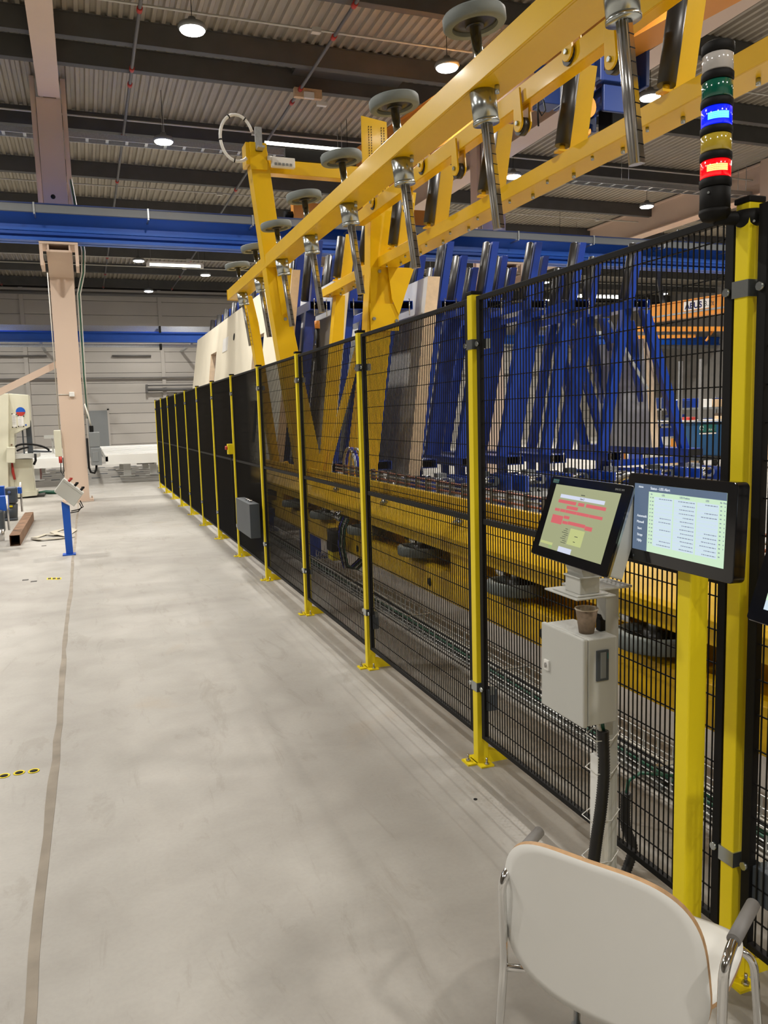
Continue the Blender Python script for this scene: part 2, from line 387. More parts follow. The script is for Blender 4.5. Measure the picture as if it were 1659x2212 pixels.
# crane rails
def crane_rail(Y, z0, z1, label, bus=True):
    t = thing('crane_rail', (9, Y, z0), label, 'crane rail')
    b = B(); b.box(-16, 34, Y - .17, Y + .17, z0, z0 + .03); b.box(-16, 34, Y - .15, Y + .15, z1 - .03, z1); b.box(-16, 34, Y - .02, Y + .02, z0, z1)
    obj('beam', b, 'crane_blue', t)
    b = B(); b.box(-16, 34, Y - .03, Y + .03, z1, z1 + .05); obj('rail_bar', b, 'crane_blue', t)
    if bus:
        b = B(); b.box(-16, 34, Y - .37, Y - .30, z1 - .12, z1 + .02); obj('busbar_cover', b, 'busgrey', t)
        b = B(); b.box(-16, 34, Y - .38, Y - .29, z1 + .02, z1 + .045); obj('busbar_cap', b, 'navy', t)
        for k in range(24):
            x = -15 + 2.05 * k
            b = B(); b.box(x, x + .03, Y - .39, Y + .02, z1 - .16, z1 - .13); b.box(x, x + .03, Y - .40, Y - .375, z1 - .13, z1 + .05); obj('hanger', b, 'galv', t)
        b = B(); b.box(-16, 34, Y - .22, Y - .17, z0, z0 + .06); b.box(-16, 34, Y - .24, Y - .17, z0 + .17, z0 + .22); obj('stiffener', b, 'crane_blue', t)
    return t
crane_rail(17.05, 5.06, 5.66, 'blue crane runway beam on the beige column corbels, with grey busbar')
t = crane_rail(36.6, 5.02, 5.42, 'distant blue crane beam running across in front of the far wall', False)
b = B(); b.box(-16, 34, 36.9, 36.98, 5.42, 5.75); obj('cable_channel', b, 'galv', t)
b = B(); b.box(-16, 34, 36.75, 36.83, 4.82, 4.96); obj('cable_tray', b, 'galv', t)
for k in range(12):
    x = -14.5 + 3.55 * k
    b = B(); b.box(x, x + .08, 36.4, 36.75, 4.7, 4.95); b.box(x, x + .08, 36.4, 36.75, 5.42, 5.7); obj('clamp', b, 'black', t)
for k in range(8):
    x = -14 + 6.2 * k
    b = B(); b.box(x, x + .12, 36.8, 41.0, 4.96, 5.02); obj('support_arm', b, 'galv', t)
# far-wall fittings
for i, (x0, x1, z, lab) in enumerate(((-4.2, -1.5, 4.78, 'long dark unlit batten light on the far wall at left edge'), (1.4, 3.2, 4.78, 'dark unlit batten light on the far wall right of the column'))):
    b = B(); b.tube([(x0, 40.9, z), (x1, 40.9, z)], .04, 8); b.box(x0, x1, 40.93, 40.99, z - .03, z + .03); put(obj('wall_batten', b, 'pipe'), lab, 'light')
b = B(); b.tube([(2.9, 40.8, 3.15), (6.5, 40.8, 3.15)], .07, 10); b.tube([(2.9, 40.8, 3.35), (6.5, 40.8, 3.35)], .03, 8); b.box(2.85, 2.95, 40.75, 40.93, 3.0, 3.4); put(obj('wall_pipe', b, 'pipe'), 'grey horizontal pipes on the far wall behind the cream slab', 'pipe')
b = B(); b.box(-16, 34, 40.85, 40.95, 3.72, 3.76); put(obj('wall_conduit', b, 'pipe'), 'thin dark conduit running the length of the far wall', 'conduit')
# sprinkler pipes
for i, (x, lab) in enumerate(((1.2, 'grey sprinkler pipe with red couplings left of the round lamps'), (4.3, 'grey sprinkler pipe with red couplings above the yellow machine'), (12.8, 'grey sprinkler pipe under the roof right of the yellow machine'), (-3.1, 'grey sprinkler pipe under the roof at far left'))):
    t = thing('sprinkler_pipe', (x, 10, 7.85), lab, 'pipe')
    b = B(); b.tube([(x, -8, 7.86), (x, 40.5, 7.86)], .03, 8); obj('pipe', b, 'pipe', t)
    for Y in (12.3, 13.4, 15.6, 16.3, 19.2, 22.7, 26.2, 33, 36.6, 40):
        b = B(); b.tube([(x, Y, 7.86), (x, Y + .12, 7.86)], .045, 8); obj('coupling', b, 'red', t)
b = B(); b.tube([(-16, 40.1, 7.55), (34, 40.1, 7.55)], .09, 10); t = put(obj('sprinkler_main', b, 'pipe'), 'thick grey main pipe along the top of the far wall', 'pipe')
# conduits along X
for Y, z, lab in ((13.4, 7.9, 'thin pale conduit under the roof nearest the camera'), (18.45, 7.93, 'thin pale conduit on the purlin above the cable tray'), (31.0, 7.5, 'pale conduit crossing under the roof beyond the crane rail'), (32.4, 7.45, 'lower of two pale conduits beyond the crane rail'), (23.5, 7.93, 'pale conduit under the roof behind the yellow rails')):
    b = B(); b.tube([(-16, Y, z), (34, Y, z)], .018, 6)
    for k in range(10): b.box(-14 + 4.2 * k + 1.1, -14 + 4.2 * k + 1.25, Y - .05, Y + .05, z - .05, z + .03)
    put(obj('roof_conduit', b, 'conduit'), lab, 'conduit')
t = thing('cable_ladder', (3, 18.45, 7.5), 'galvanised cable ladder hung under the roof above the crane rail', 'cable tray')
b = B(); b.box(-16, 34, 18.45, 18.47, 7.5, 7.62); b.box(-16, 34, 18.75, 18.77, 7.5, 7.62); obj('side_rail', b, 'galv', t)
b = B()
for k in range(120): b.box(-16 + .4 * k, -15.94 + .4 * k, 18.47, 18.75, 7.52, 7.54)
obj('rungs', b, 'galv', t, kind='stuff')
b = B()
for k in range(12):
    for yy in (18.46, 18.76): b.tube([(-14 + 4 * k, yy, 7.6), (-14 + 4 * k, yy, 8.33)], .008, 5)
obj('hanger_rods', b, 'galv', t, kind='stuff')
# ---------------------------------------------------------------- lamps
def make_lamp(x, y, z=LAMP_Z):
    t = thing('high_bay_lamp', (x, y, z), 'lamp', 'ceiling lamp', 'LED high-bay lamps')
    b = B(); b.lathe((x, y, z), (0, 0, 1), [(.0, .02), (.19, .02), (.21, .05), (.19, .1), (.08, .13), (.05, .2), (0, .2)], 24); obj('housing', b, 'grey', t)
    b = B(); b.lathe((x, y, z), (0, 0, 1), [(0, 0), (.17, 0), (.185, .019), (0, .019)], 24); obj('lens', b, 'lamp', t)
    b = B(); b.tube([(x, y, z + .2), (x, y, 8.33)], .006, 5); obj('suspension_wire', b, 'black', t)
    return t
lamp0 = make_lamp(1.87, 12.7); lt = tree(lamp0)
LL = bpy.data.lights.new('lamp_light', 'AREA'); LL.shape = 'DISK'; LL.size = .34; LL.energy = LAMP_W; LL.color = (1, .965, .905); LL.spread = math.radians(150)
seen = {(1.87, 12.7): 'round LED lamp high at upper left, nearest one left of the machine', (6.05, 12.8): 'round LED lamp beside the topmost grey wheel of the yellow machine', (10.25, 12.9): 'round LED lamp just above the yellow rail, left of the signal tower',
        (1.9, 17.7): 'round LED lamp under the cable ladder above the blue crane rail', (10.25, 18.0): 'round LED lamp above the yellow rail beside the long chrome shaft', (15.5, 19.6): 'round LED lamp left of the signal tower base below the rail',
        (15.5, 24.1): 'round LED lamp above the blue rail at the rear of the storage frames', (2.17, 30.6): 'small distant lamp at the left end of the fluorescent tube', (4.86, 33.0): 'small distant lamp just below the right end of the fluorescent tube'}
pos = list(seen) + [(x, y) for x in (-6.5, 6.05, 10.25) for y in (1.2, 7.0)] + [(-2.3, -4.5), (-2.3, 6.5), (6.05, -4), (14.4, 1.2), (1.87, -4.5), (26, 13), (29, 20), (28, 27), (28, 34), (23, 37)] + [(-6.5, 12.8), (-2.3, 12.8), (-6.5, 18), (-2.3, 18), (6.05, 18.2), (-4, 24), (10.25, 24.2), (15.5, 13), (15.5, 7), (19.8, 19.6), (19.8, 13), (19.8, 24.1), (24, 19.6), (24, 26), (15.5, 30), (10.25, 31), (19.8, 32), (-4, 31), (-3.5, 37), (3, 37.5), (10.2, 37.5), (17, 37.5)]  # after the seen ones: assumed grid lamps, plus some added for brightness
def in_frame(x, y, z):
    q = RC @ (Vector((x, y, z)) - CAM)
    if q.z < .1: return None
    u, v = q.x / q.z * F + CX, q.y / q.z * F + CY
    return u if -10 < u < 1669 and -10 < v < 2222 else None
vis = sorted((in_frame(x, y, LAMP_Z), (x, y)) for (x, y) in pos if (x, y) not in seen and in_frame(x, y, LAMP_Z) is not None)
NUM = ORD + ['fifteenth', 'sixteenth', 'seventeenth', 'eighteenth', 'nineteenth', 'twentieth']
for k, (u, q) in enumerate(vis): seen[q] = 'small extra round lamp far off under the roof, %s from the left of such lamps' % NUM[k]  # lamps added beyond the seen ones that still fall in frame
for i, (x, y) in enumerate(pos):
    lab = seen.get((x, y), 'round LED high-bay lamp out of view, added to light the hall')
    if i == 0: lamp0['label'] = lab; o = lamp0
    else:
        o = dup(lt, (x, y, LAMP_Z), lab)
        if (x, y) not in seen: o['group'] = 'unseen high-bay lamps'
    li = bpy.data.objects.new('lamp_light', LL); COL.objects.link(li); li.parent = o; li.location = (0, 0, -.03)
def tube_light(x0, x1, Y, z, lab, mt='tube'):
    t = thing('fluorescent_batten', ((x0 + x1) / 2, Y, z), lab, 'light')
    b = B(); b.tube([(x0 + .05, Y, z), (x1 - .05, Y, z)], .035, 10); obj('tube', b, mt, t)
    b = B(); b.box(x0 - .03, x0 + .06, Y - .05, Y + .05, z - .05, z + .05); b.box(x1 - .06, x1 + .03, Y - .05, Y + .05, z - .05, z + .05); b.box(x0, x1, Y - .03, Y + .03, z + .04, z + .09); obj('batten', b, 'white', t)
    for xx in (x0 + .1, x1 - .1):
        b = B(); b.tube([(xx, Y, z + .09), (xx, Y, 8.33)], .006, 5); obj('suspension_wire', b, 'pipe', t)
    return t
tube_light(1.93, 3.46, 24, 6.0, 'lit fluorescent tube hanging left of the yellow machine leg')
tube_light(17.0, 19.4, 25.5, 5.7, 'lit fluorescent tube hanging behind the orange crane at right')
tube_light(11.2, 12.6, 25.5, 5.35, 'lit fluorescent tube glimpsed between the rightmost blue posts')
b = B(); b.box(4.2, 4.75, 15.75, 15.85, 7.75, 7.92); t = put(obj('router_board', b, 'wood'), 'small wooden board with white boxes fixed to a purlin', 'board')
b = B(); b.box(4.38, 4.58, 15.69, 15.75, 7.72, 7.84); obj('access_point', b, 'white', t, .01)
b = B(); b.box(4.62, 4.82, 15.66, 15.75, 7.6, 7.68); obj('junction_box', b, 'white', t, .01)
# ================================================================ mesh fence
FX = 1.576
def post_at(Y, label):
    t = thing('fence_post', (FX + .025, Y + .025, 0), label, 'fence post', 'yellow posts of the mesh fence')
    b = B(); b.box(FX, FX + .055, Y, Y + .045, .006, 2.1); obj('post_tube', b, 'fence_yellow', t, .003)
    b = B(); b.box(FX - .003, FX + .05, Y - .003, Y + .05, 2.1, 2.115); obj('cap', b, 'black', t, .003)
    b = B(); b.box(FX - .005, FX + .06, Y - .045, Y + .095, 0, .008); b.box(FX - .05, FX + .0, Y + .0, Y + .07, 0, .008)
    b.box(FX + .05, FX + .16, Y + .0, Y + .05, 0, .008)
    b.prism([(FX + .055, .008), (FX + .155, .008), (FX + .155, .02), (FX + .08, .055), (FX + .055, .06)], Y + .0, Y + .005)
    b.prism([(FX + .055, .008), (FX + .155, .008), (FX + .155, .02), (FX + .08, .055), (FX + .055, .06)], Y + .042, Y + .047)
    obj('foot_plate', b, 'fence_yellow', t)
    for (bx, by) in ((FX - .03, Y + .04), (FX + .12, Y + .025), (FX + .03, Y - .028)):
        b = B(); b.tube([(bx, by, .008), (bx, by, .016)], .011, 6); b.tube([(bx, by, .016), (bx, by, .04)], .005, 6); obj('anchor_bolt', b, 'steel', t)
    for z in (1.87, .345):
        b = B(); b.box(FX - .003, FX + .03, Y - .004, Y + .05, z, z + .042); obj('clamp', b, 'zinc', t)
    return t
post0 = post_at(0, 'x'); ptree = tree(post0)
E = lambda k: ORD[k]
for k in range(-1, 12):
    Y = 3.132 + 1.53 * k
    lab = 'yellow fence post with steel clamps, ' + ('nearest, right of the monitors' if k == -1 else ('%s one beyond the monitors' % E(k)) if k < 11 else 'farthest one at the end of the fence')
    if k == -1: o = post0; o['label'] = lab; o.location = (FX + .025, Y + .025, 0)
    else: o = dup(ptree, (FX + .025, Y + .025, 0), lab)
def panel(Y0, Y1, label):
    X = FX + .022; zb, zt = .13, 2.09; a, c = Y0, Y1
    t = thing('mesh_fence', (X, (a + c) / 2, 0), label, 'fence panel', 'black mesh panels of the fence')
    for nm, args in (('side_frame', (X - .01, X + .012, a, a + .03, zb, zt)), ('side_frame', (X - .01, X + .012, c - .03, c, zb, zt)),
                     ('bottom_frame', (X - .01, X + .012, a + .03, c - .03, zb, zb + .02)), ('top_frame', (X - .01, X + .012, a + .03, c - .03, zt - .02, zt)),
                     ('middle_rail', (X - .006, X + .02, a + .03, c - .03, 1.115, 1.14))):
        b = B(); b.box(*args); obj(nm, b, 'black', t, .002)
    b = B(); y = a + .045
    while y < c - .03: b.box(X - .0035, X, y - .0017, y + .0017, zb + .01, zt - .01); y += .0219
    z = zb + .09
    while z < zt - .03: b.box(X, X + .0035, a + .015, c - .015, z - .0017, z + .0017); z += .0953
    obj('wire_mesh', b, 'black', t, kind='stuff')
    for (yy, z) in ((a + .016, 1.89), (c - .016, 1.89), (a + .016, .365), (c - .016, .365)):
        b = B(); b.tube([(X - .02, yy, z), (X - .01, yy, z)], .011, 8); b.box(X + .012, X + .035, yy - .03, yy + .03, z - .02, z + .02); obj('clamp_bolt', b, 'zinc', t)
    return t
pp = panel(3.132 + .062, 3.132 + 1.513, 'x'); ptt = tree(pp); py0 = pp.location.y
for k in range(-2, 11):
    yy = py0 + 1.53 * k
    lab = 'black wire mesh fence panel, ' + ('cut by the right picture edge behind the third screen' if k == -2 else 'behind the two monitors' if k == -1 else '%s one beyond the monitors' % E(k))
    if k == -2: pp.location = (FX + .022, yy, 0); pp['label'] = lab
    else: dup(ptt, (FX + .022, yy, 0), lab)
# operator control box and emergency stop on the fence
t = thing('fence_control_box', (1.46, 8.15, .43), 'dark grey control box hung on the aisle side of the fence', 'control box')
b = B(); b.box(1.445, 1.545, 7.74, 8.5, .43, .77); obj('housing', b, 'dgrey', t, .004)
for y in (7.95, 8.05, 8.15): 
    b = B(); b.tube([(1.5, y, .77), (1.5, y, .79)], .015, 8); obj('button', b, 'steel', t)
b = B(); b.box(1.545, 1.575, 7.9, 8.4, .5, .7); obj('bracket', b, 'black', t)
t = thing('emergency_stop', (1.55, 9.30, 1.2), 'yellow emergency stop box with red button on a fence post', 'emergency stop')
b = B(); b.box(1.515, 1.574, 9.27, 9.34, 1.2, 1.32); obj('housing', b, 'fence_yellow', t, .004)
b = B(); b.tube([(1.515, 9.305, 1.275), (1.49, 9.305, 1.275)], .022, 12); obj('push_button', b, 'red', t)
b = B(); b.tube([(1.55, 9.3, 1.2), (1.555, 9.3, .9), (1.56, 9.3, .3)], .006, 6); obj('lead', b, 'black', t)
# ================================================================ yellow wall handling machine
mc = thing('wall_conveyor', (2.6, 5.5, 0), 'long yellow upright conveyor frame with grey wheels behind the fence', 'conveyor')
# upper front beam with wheels on splined shafts
b = B(); b.box(1.915, 1.93, -.6, 11.1, 3.205, 3.335); b.box(1.93, 2.12, -.6, 11.1, 3.205, 3.215); b.box(1.93, 2.12, -.6, 11.1, 3.325, 3.335); b.box(2.11, 2.12, -.6, 11.1, 3.215, 3.325)
fb = obj('front_beam', b, 'yellow', mc, .003)
b = B(); b.box(1.91, 2.12, 11.1, 11.11, 3.2, 3.34); obj('end_plate', b, 'yellow', fb)
TL = .126
def sx(z): return 1.95 + (3.54 - z) * TL
ax = Vector((-TL, 0, 1)).normalized()
WY = [.47, 1.58, 2.69, 3.80, 4.91, 6.02, 7.13, 8.24, 9.35, 10.46]
w0 = None
def wheel(Y):
    t = B(); c = Vector((sx(3.54), Y, 3.54))
    t.lathe(c, ax, [(.115, -.03), (.15, -.032), (.158, -.022), (.158, .022), (.15, .032), (.115, .03), (.11, .012), (.112, -.012), (.115, -.03)], 32)
    o = obj('wheel', t, 'rubber', mc)
    b = B(); b.lathe(c, ax, [(.113, -.012), (.113, .012), (.04, .014), (.04, -.03), (.113, -.012)], 32); b.lathe(c, ax, [(.045, -.035), (.045, .034), (.0, .034)], 16); obj('hub', b, 'rubber_black', o)
    b = B(); b.tube([Vector((sx(3.52), Y, 3.52)), Vector((sx(3.05), Y, 3.05))], .027, 16); obj('shaft', b, 'chrome', o)
    b = B(); b.tube([Vector((sx(3.205), Y, 3.205)), Vector((sx(3.06), Y, 3.06))], [.068, .064], 20); b.lathe((sx(3.06), Y, 3.06), ax, [(.03, -.008), (.068, -.008), (.068, .008), (.03, .008)], 20); obj('sleeve', b, 'zinc', o)
    b = B(); b.tube([Vector((sx(3.05), Y, 3.05)), Vector((sx(2.54), Y, 2.54))], .029, 20)
    for an in (200, 225, 250, 315, 340):
        dx, dy = math.cos(math.radians(an)), math.sin(math.radians(an)); b.obox((sx(2.795) + .029 * dx, Y + .029 * dy, 2.795), (-dy, dx, 0), (dx, dy, TL * -dx), ax, .003, .002, .256)
    sp = obj('splined_shaft', b, 'steel', o)
    b = B(); dx, dy = math.cos(math.radians(283)), math.sin(math.radians(283)); b.obox((sx(2.795) + .027 * dx, Y + .027 * dy, 2.795), (-dy, dx, 0), (dx, dy, 0), ax, .013, .004, .2565); obj('toothed_strip', b, 'chrome', o)
    b = B()
    for k in range(10):
        z = 3.0 - k * .049; b.obox((sx(z) + .0285 * dx, Y + .0285 * dy, z), (-dy, dx, 0), (dx, dy, 0), ax, .0135, .0035, .002)
    obj('slots', b, 'darkvoid', o, kind='stuff')
    for dy in (-.1, .1):
        b = B(); b.tube([(2.02, Y + dy, 3.205), (2.02, Y + dy, 3.165)], .012, 6); obj('bolt', b, 'zinc', o)
    return o
w0 = wheel(WY[0]); wt = tree(w0)
for Y in WY[1:]:
    o = dup(wt, (0, 0, 0)); o.parent = mc
    # children carry vertices relative to the machine root, so only shift the copy
    o.location = (0, Y - WY[0], 0)
# rail 3 with rollers
b = B(); b.box(3.2, 3.21, -.6, 10.95, 3.25, 3.36); b.box(3.21, 3.42, -.6, 10.95, 3.25, 3.26); b.box(3.21, 3.42, -.6, 10.95, 3.35, 3.36); b.box(3.41, 3.42, -.6, 10.95, 3.26, 3.35)
r3 = obj('rear_lower_rail', b, 'yellow', mc, .003)
for Y in [.6 + .55 * k for k in range(19)]:
    b = B(); b.tube([(3.33, Y, 3.25), (3.33, Y, 3.215)], .013, 6); obj('bolt', b, 'zinc', r3)
    b = B(); b.tube([(3.24, Y + .2, 3.25), (3.24, Y + .2, 3.225)], .01, 6); obj('bolt', b, 'zinc', r3)
b = B(); b.box(2.96, 2.97, -.6, 8.7, 3.70, 3.83); b.box(2.97, 3.06, -.6, 8.7, 3.82, 3.83); b.box(2.97, 3.06, -.6, 8.7, 3.70, 3.71); r2 = obj('rear_upper_rail', b, 'yellow', mc, .003)
def rl(z): return 3.25 + .16 * (z - 3.43)
def roller(Y):
    b = B(); b.tube([(rl(3.43), Y, 3.43), (rl(3.95), Y, 3.95)], .053, 18); o = obj('side_roller', b, 'roller', mc)
    b = B(); b.lathe((rl(3.43), Y, 3.43), (.16, 0, 1), [(.02, -.03), (.02, 0)], 8); b.box(3.2, 3.42, Y - .03, Y + .03, 3.385, 3.40); b.box(3.27, 3.35, Y - .02, Y + .02, 3.36, 3.385); obj('roller_bracket', b, 'yellow', o)
    b = B()
    for z in (3.38, 4.0): b.v += [(rl(z) + .07, Y + .02, z), (rl(z) + .21, Y + .02, z), (rl(z) + .21, Y + .045, z), (rl(z) + .07, Y + .045, z)]
    for q in ((0, 3, 2, 1), (4, 5, 6, 7), (0, 1, 5, 4), (1, 2, 6, 5), (2, 3, 7, 6), (3, 0, 4, 7)): b.face(q)
    obj('upright', b, 'yellow', o, .002)
    return o
RY = [.65, 1.75, 2.85, 3.95, 5.02, 6.2, 7.35, 8.33, 9.35, 10.4]
ro = roller(RY[0]); rt = tree(ro)
for Y in RY[1:]:
    o = dup(rt, (0, Y - RY[0], 0)); o.parent = mc
def guide(Y, z=3.56):
    # pivoting plate with a black guide wheel
    b = B(); pl = []
    for k in range(9):
        a = math.pi + math.pi * k / 8; pl.append((Y + .055 * math.cos(a), z + .055 * math.sin(a)))
    pl = pl + [(Y + .06, z + .20), (Y - .02, z + .23)]
    b.prism(pl, 2.93, 2.945, axis='x'); b.prism(pl, 3.0, 3.012, axis='x'); o = obj('guide_bracket', b, 'yellow', mc, .002)
    b = B(); b.tube([(2.948, Y + .015, z - .012), (2.997, Y + .015, z - .012)], .06, 20); obj('guide_wheel', b, 'rubber_black', o)
    b = B(); b.tube([(2.93, Y, z), (2.915, Y, z)], .016, 6); obj('axle_bolt', b, 'zinc', o)
    return o
for Y, z in ((1.0, 3.56), (2.05, 3.56), (3.05, 3.56), (4.04, 3.57), (4.48, 3.79), (5.08, 3.57), (5.6, 3.79), (6.09, 3.56), (6.8, 3.79), (7.2, 3.56), (8.1, 3.8)): guide(Y, z)
# portals : two leaning legs each
def leg(p, name='leg', y0=8.66, y1=8.86, th=.012):
    # p: list of (xl, xr, z) from the bottom up; box section
    b = B()
    for i, (xl, xr, z) in enumerate(p): b.v += [(xl, y0, z), (xr, y0, z), (xr, y1, z), (xl, y1, z)]
    for i in range(len(p) - 1):
        for q in range(4): b.face((4 * i + q, 4 * i + (q + 1) % 4, 4 * i + 4 + (q + 1) % 4, 4 * i + 4 + q))
    n = 4 * (len(p) - 1); b.face((0, 3, 2, 1)); b.face((n, n + 1, n + 2, n + 3))
    return obj(name, b, 'yellow', mc, .006)
leg([(2.20, 2.48, .94), (1.97, 2.17, 2.72), (1.79, 1.99, 4.40)])
b = B(); b.box(1.80, 1.98, 8.64, 8.66, 4.2, 4.47); b.box(1.80, 1.98, 8.66, 8.86, 4.40, 4.41); b.box(1.76, 1.80, 8.66, 8.86, 4.25, 4.47); obj('leg_cap', b, 'yellow', mc)
leg([(2.77, 3.10, .79), (3.04, 3.33, 2.5), (3.10, 3.40, 3.2), (3.13, 3.42, 3.93)])
b = B(); b.hexa([(3.06, 8.72, 3.9), (3.38, 8.72, 3.9), (3.38, 8.735, 3.9), (3.06, 8.735, 3.9), (3.07, 8.72, 4.88), (3.37, 8.72, 4.84), (3.37, 8.735, 4.84), (3.07, 8.735, 4.88)])
pl = obj('slotted_plate', b, 'yellow', mc, .004)
b = B()
for k in range(30):
    for xx in (3.15, 3.18, 3.30, 3.33): b.box(xx, xx + .006, 8.714, 8.7199, 3.95 + .028 * k, 3.965 + .028 * k)
obj('slot_rows', b, 'darkvoid', pl, kind='stuff')
b = B(); b.box(1.99, 3.08, 8.70, 8.84, 4.19, 4.33); obj('cross_bar', b, 'yellow', mc, .004)
b = B(); b.tube([(1.98, 8.72, 4.50), (2.85, 8.72, 4.50)], .018, 8); cbt = obj('lamp_tube', b, 'tube', mc)
b = B(); b.box(2.2, 3.0, 8.73, 8.78, 4.35, 4.47); obj('black_backing', b, 'black', mc)
b = B(); b.box(1.86, 1.93, 8.62, 8.66, 4.38, 4.62); b.box(1.86, 1.93, 8.5, 8.66, 4.38, 4.40); obj('sensor_bracket', b, 'galv', mc)
b = B(); b.box(2.02, 2.27, 8.60, 8.66, 4.23, 4.33); vb = obj('valve_block', b, 'white', mc, .006)
b = B(); b.tube([(1.98, 8.63, 4.32), (2.03, 8.63, 4.32)], .022, 10); obj('cable_gland', b, 'white', vb)
b = B()
for k in range(5): b.box(2.05 + .04 * k, 2.075 + .04 * k, 8.595, 8.60, 4.245, 4.27)
obj('port_row', b, 'grey', vb)
pts = [(1.84 + .0 - .165 + .165 * math.cos(a), 8.62, 4.55 + .22 * math.sin(a)) for a in [(-.9 + .25 * k) for k in range(0, 1)]]
pts = [(1.66 + .17 * math.cos(a), 8.6, 4.48 + .23 * math.sin(a)) for a in [.35 + (5.3 - .35) * k / 24 for k in range(25)]]
b = B(); b.tube(pts, .016, 8); cc = obj('cable_loop', b, 'white', mc)
for k in (3, 8, 14, 20):
    b = B(); p = Vector(pts[k]); q = Vector(pts[k + 1]); b.tube([p, p + (q - p).normalized() * .012], .021, 8); obj('cable_tie', b, 'black', cc)
# gussets where the beams meet the legs
b = B(); b.prism([(2.02, 3.2), (2.2, 3.2), (2.14, 2.75), (2.07, 2.7)], 8.64, 8.652); b.prism([(2.12, 3.2), (2.2, 3.2), (2.16, 2.8)], 8.87, 8.88); obj('gusset', b, 'yellow', mc)
b = B(); b.prism([(3.1, 3.25), (3.2, 3.25), (3.14, 2.75), (3.09, 2.72)], 8.64, 8.652); b.prism([(3.3, 3.25), (3.62, 3.25), (3.5, 2.95), (3.42, 2.72), (3.34, 2.9)], 8.62, 8.632); b.box(3.08, 3.42, 8.635, 8.655, 2.55, 2.85)
g = obj('gusset', b, 'yellow', mc)
for (x, z) in ((3.12, 2.68), (3.39, 2.66), (3.2, 3.2), (2.1, 2.66)):
    b = B(); b.tube([(x, 8.635, z), (x, 8.615, z)], .02, 6); obj('bolt', b, 'zinc', g)
# diagonal brace
b = B(); b.bar((2.98, 8.76, 2.40), (2.53, 8.76, .98), .11, .06, up=(1, 0, 0)); obj('diagonal_brace', b, 'yellow', mc, .004)
# far portal
leg([(2.36, 2.46, .88), (2.12, 2.24, 2.86), (2.06, 2.17, 3.21)], y0=10.7, y1=10.86)
leg([(3.02, 3.16, .77), (3.25, 3.41, 2.62), (3.33, 3.46, 3.25)], y0=10.7, y1=10.86)
b = B(); b.bar((2.40, 10.95, .9), (2.62, 10.95, .95), .1, .1); obj('tie', b, 'yellow', mc)
# base : box beams with lips and wheel recess
b = B()
b.prism([(2.05, .745), (2.05, .835), (2.075, .85), (2.27, .95), (2.30, .95), (2.30, .765), (2.27, .765), (2.07, .745)], -.6, 11.4)
obj('upper_base_beam', b, 'yellow', mc, .004)
b = B(); b.box(2.295, 2.33, -.6, 11.4, .955, 1.035); obj('top_lip', b, 'yellow', mc, .003)
b = B(); b.box(2.28, 2.30, -.6, 11.4, .58, .765); obj('base_web', b, 'yellow', mc)
b = B(); b.prism([(2.06, .425), (2.05, .60), (2.07, .615), (2.11, .615), (2.11, .58), (2.30, .58), (2.30, .42), (2.08, .42)], -.6, 11.4); lb = obj('lower_base_beam', b, 'yellow', mc, .003)
for Y in (1.9, 3.35, 4.75, 6.25, 7.9, 9.4, 10.9):
    b = B(); b.lathe((2.054, Y, .50), (-1, 0, 0), [(.028, 0), (.028, .004), (0, .004)], 12); obj('drain_hole', b, 'darkvoid', lb)
for Y in (-.3, 4.15, 6.6, 9.0, 11.2):
    b = B(); b.box(2.07, 2.28, Y, Y + .3, .6, .76); obj('spacer_box', b, 'yellow', mc, .003)
b = B(); b.box(2.75, 3.12, -.6, 11.4, .55, .79); obj('rear_base_beam', b, 'yellow', mc, .004)
for Y in (.5, 3.5, 6.2, 9.2, 11.2):
    b = B(); b.box(2.31, 2.75, Y, Y + .12, .6, .72); obj('cross_member', b, 'yellow', mc)
for Y in (-.4, 8.75, 9.15, 11.2):
    b = B(); b.box(2.3, 2.42, Y - .05, Y + .05, .03, .6); o = obj('foot', b, 'blue', mc)
    b = B(); b.box(2.24, 2.48, Y - .1, Y + .1, 0, .03); obj('foot_plate', b, 'blue', o)
    b = B(); b.box(2.85, 2.97, Y - .05, Y + .05, .0, .56); obj('foot', b, 'blue', mc)
def low_wheel(Y):
    c = Vector((2.085, Y, .675)); a = Vector((.05, 0, 1)).normalized()
    t = B(); t.lathe(c, a, [(.12, -.03), (.15, -.032), (.158, -.022), (.158, .022), (.15, .032), (.12, .03), (.118, -.03)], 32); o = obj('wheel', t, 'rubber', mc)
    b = B(); b.lathe(c, a, [(.12, -.01), (.12, .006), (.045, .01), (.045, -.02), (.12, -.01)], 28); b.lathe(c, a, [(.05, -.03), (.05, .04), (.0, .04)], 12); obj('hub', b, 'rubber_black', o)
    b = B(); b.tube([c, c + a * .12], .028, 12); obj('shaft', b, 'steel', o)
    b = B(); b.tube([(2.19, Y + .22, .70), (2.19, Y + .42, .70)], .055, 18); obj('drive_drum', b, 'chrome', o)
    return o
lw = low_wheel(1.45); lwt = tree(lw)
for Y in (2.56, 3.67, 4.97, 6.1, 7.26, 8.4, 9.9): o = dup(lwt, (0, Y - 1.45, 0)); o.parent = mc
for Y in (1.9, 3.3, 4.55, 5.9, 7.2):
    b = B(); b.obox((2.17, Y, .913), (1, 0, .45), (0, 1, 0), (-.45, 0, 1), .02, .045, .006); b.tube([(2.16, Y - .02, .91), (2.15, Y - .02, .935)], .012, 6); b.obox((2.19, Y + .03, .935), (1, 0, .45), (0, 1, 0), (-.45, 0, 1), .012, .04, .004); obj('limit_switch', b, 'zinc', mc)
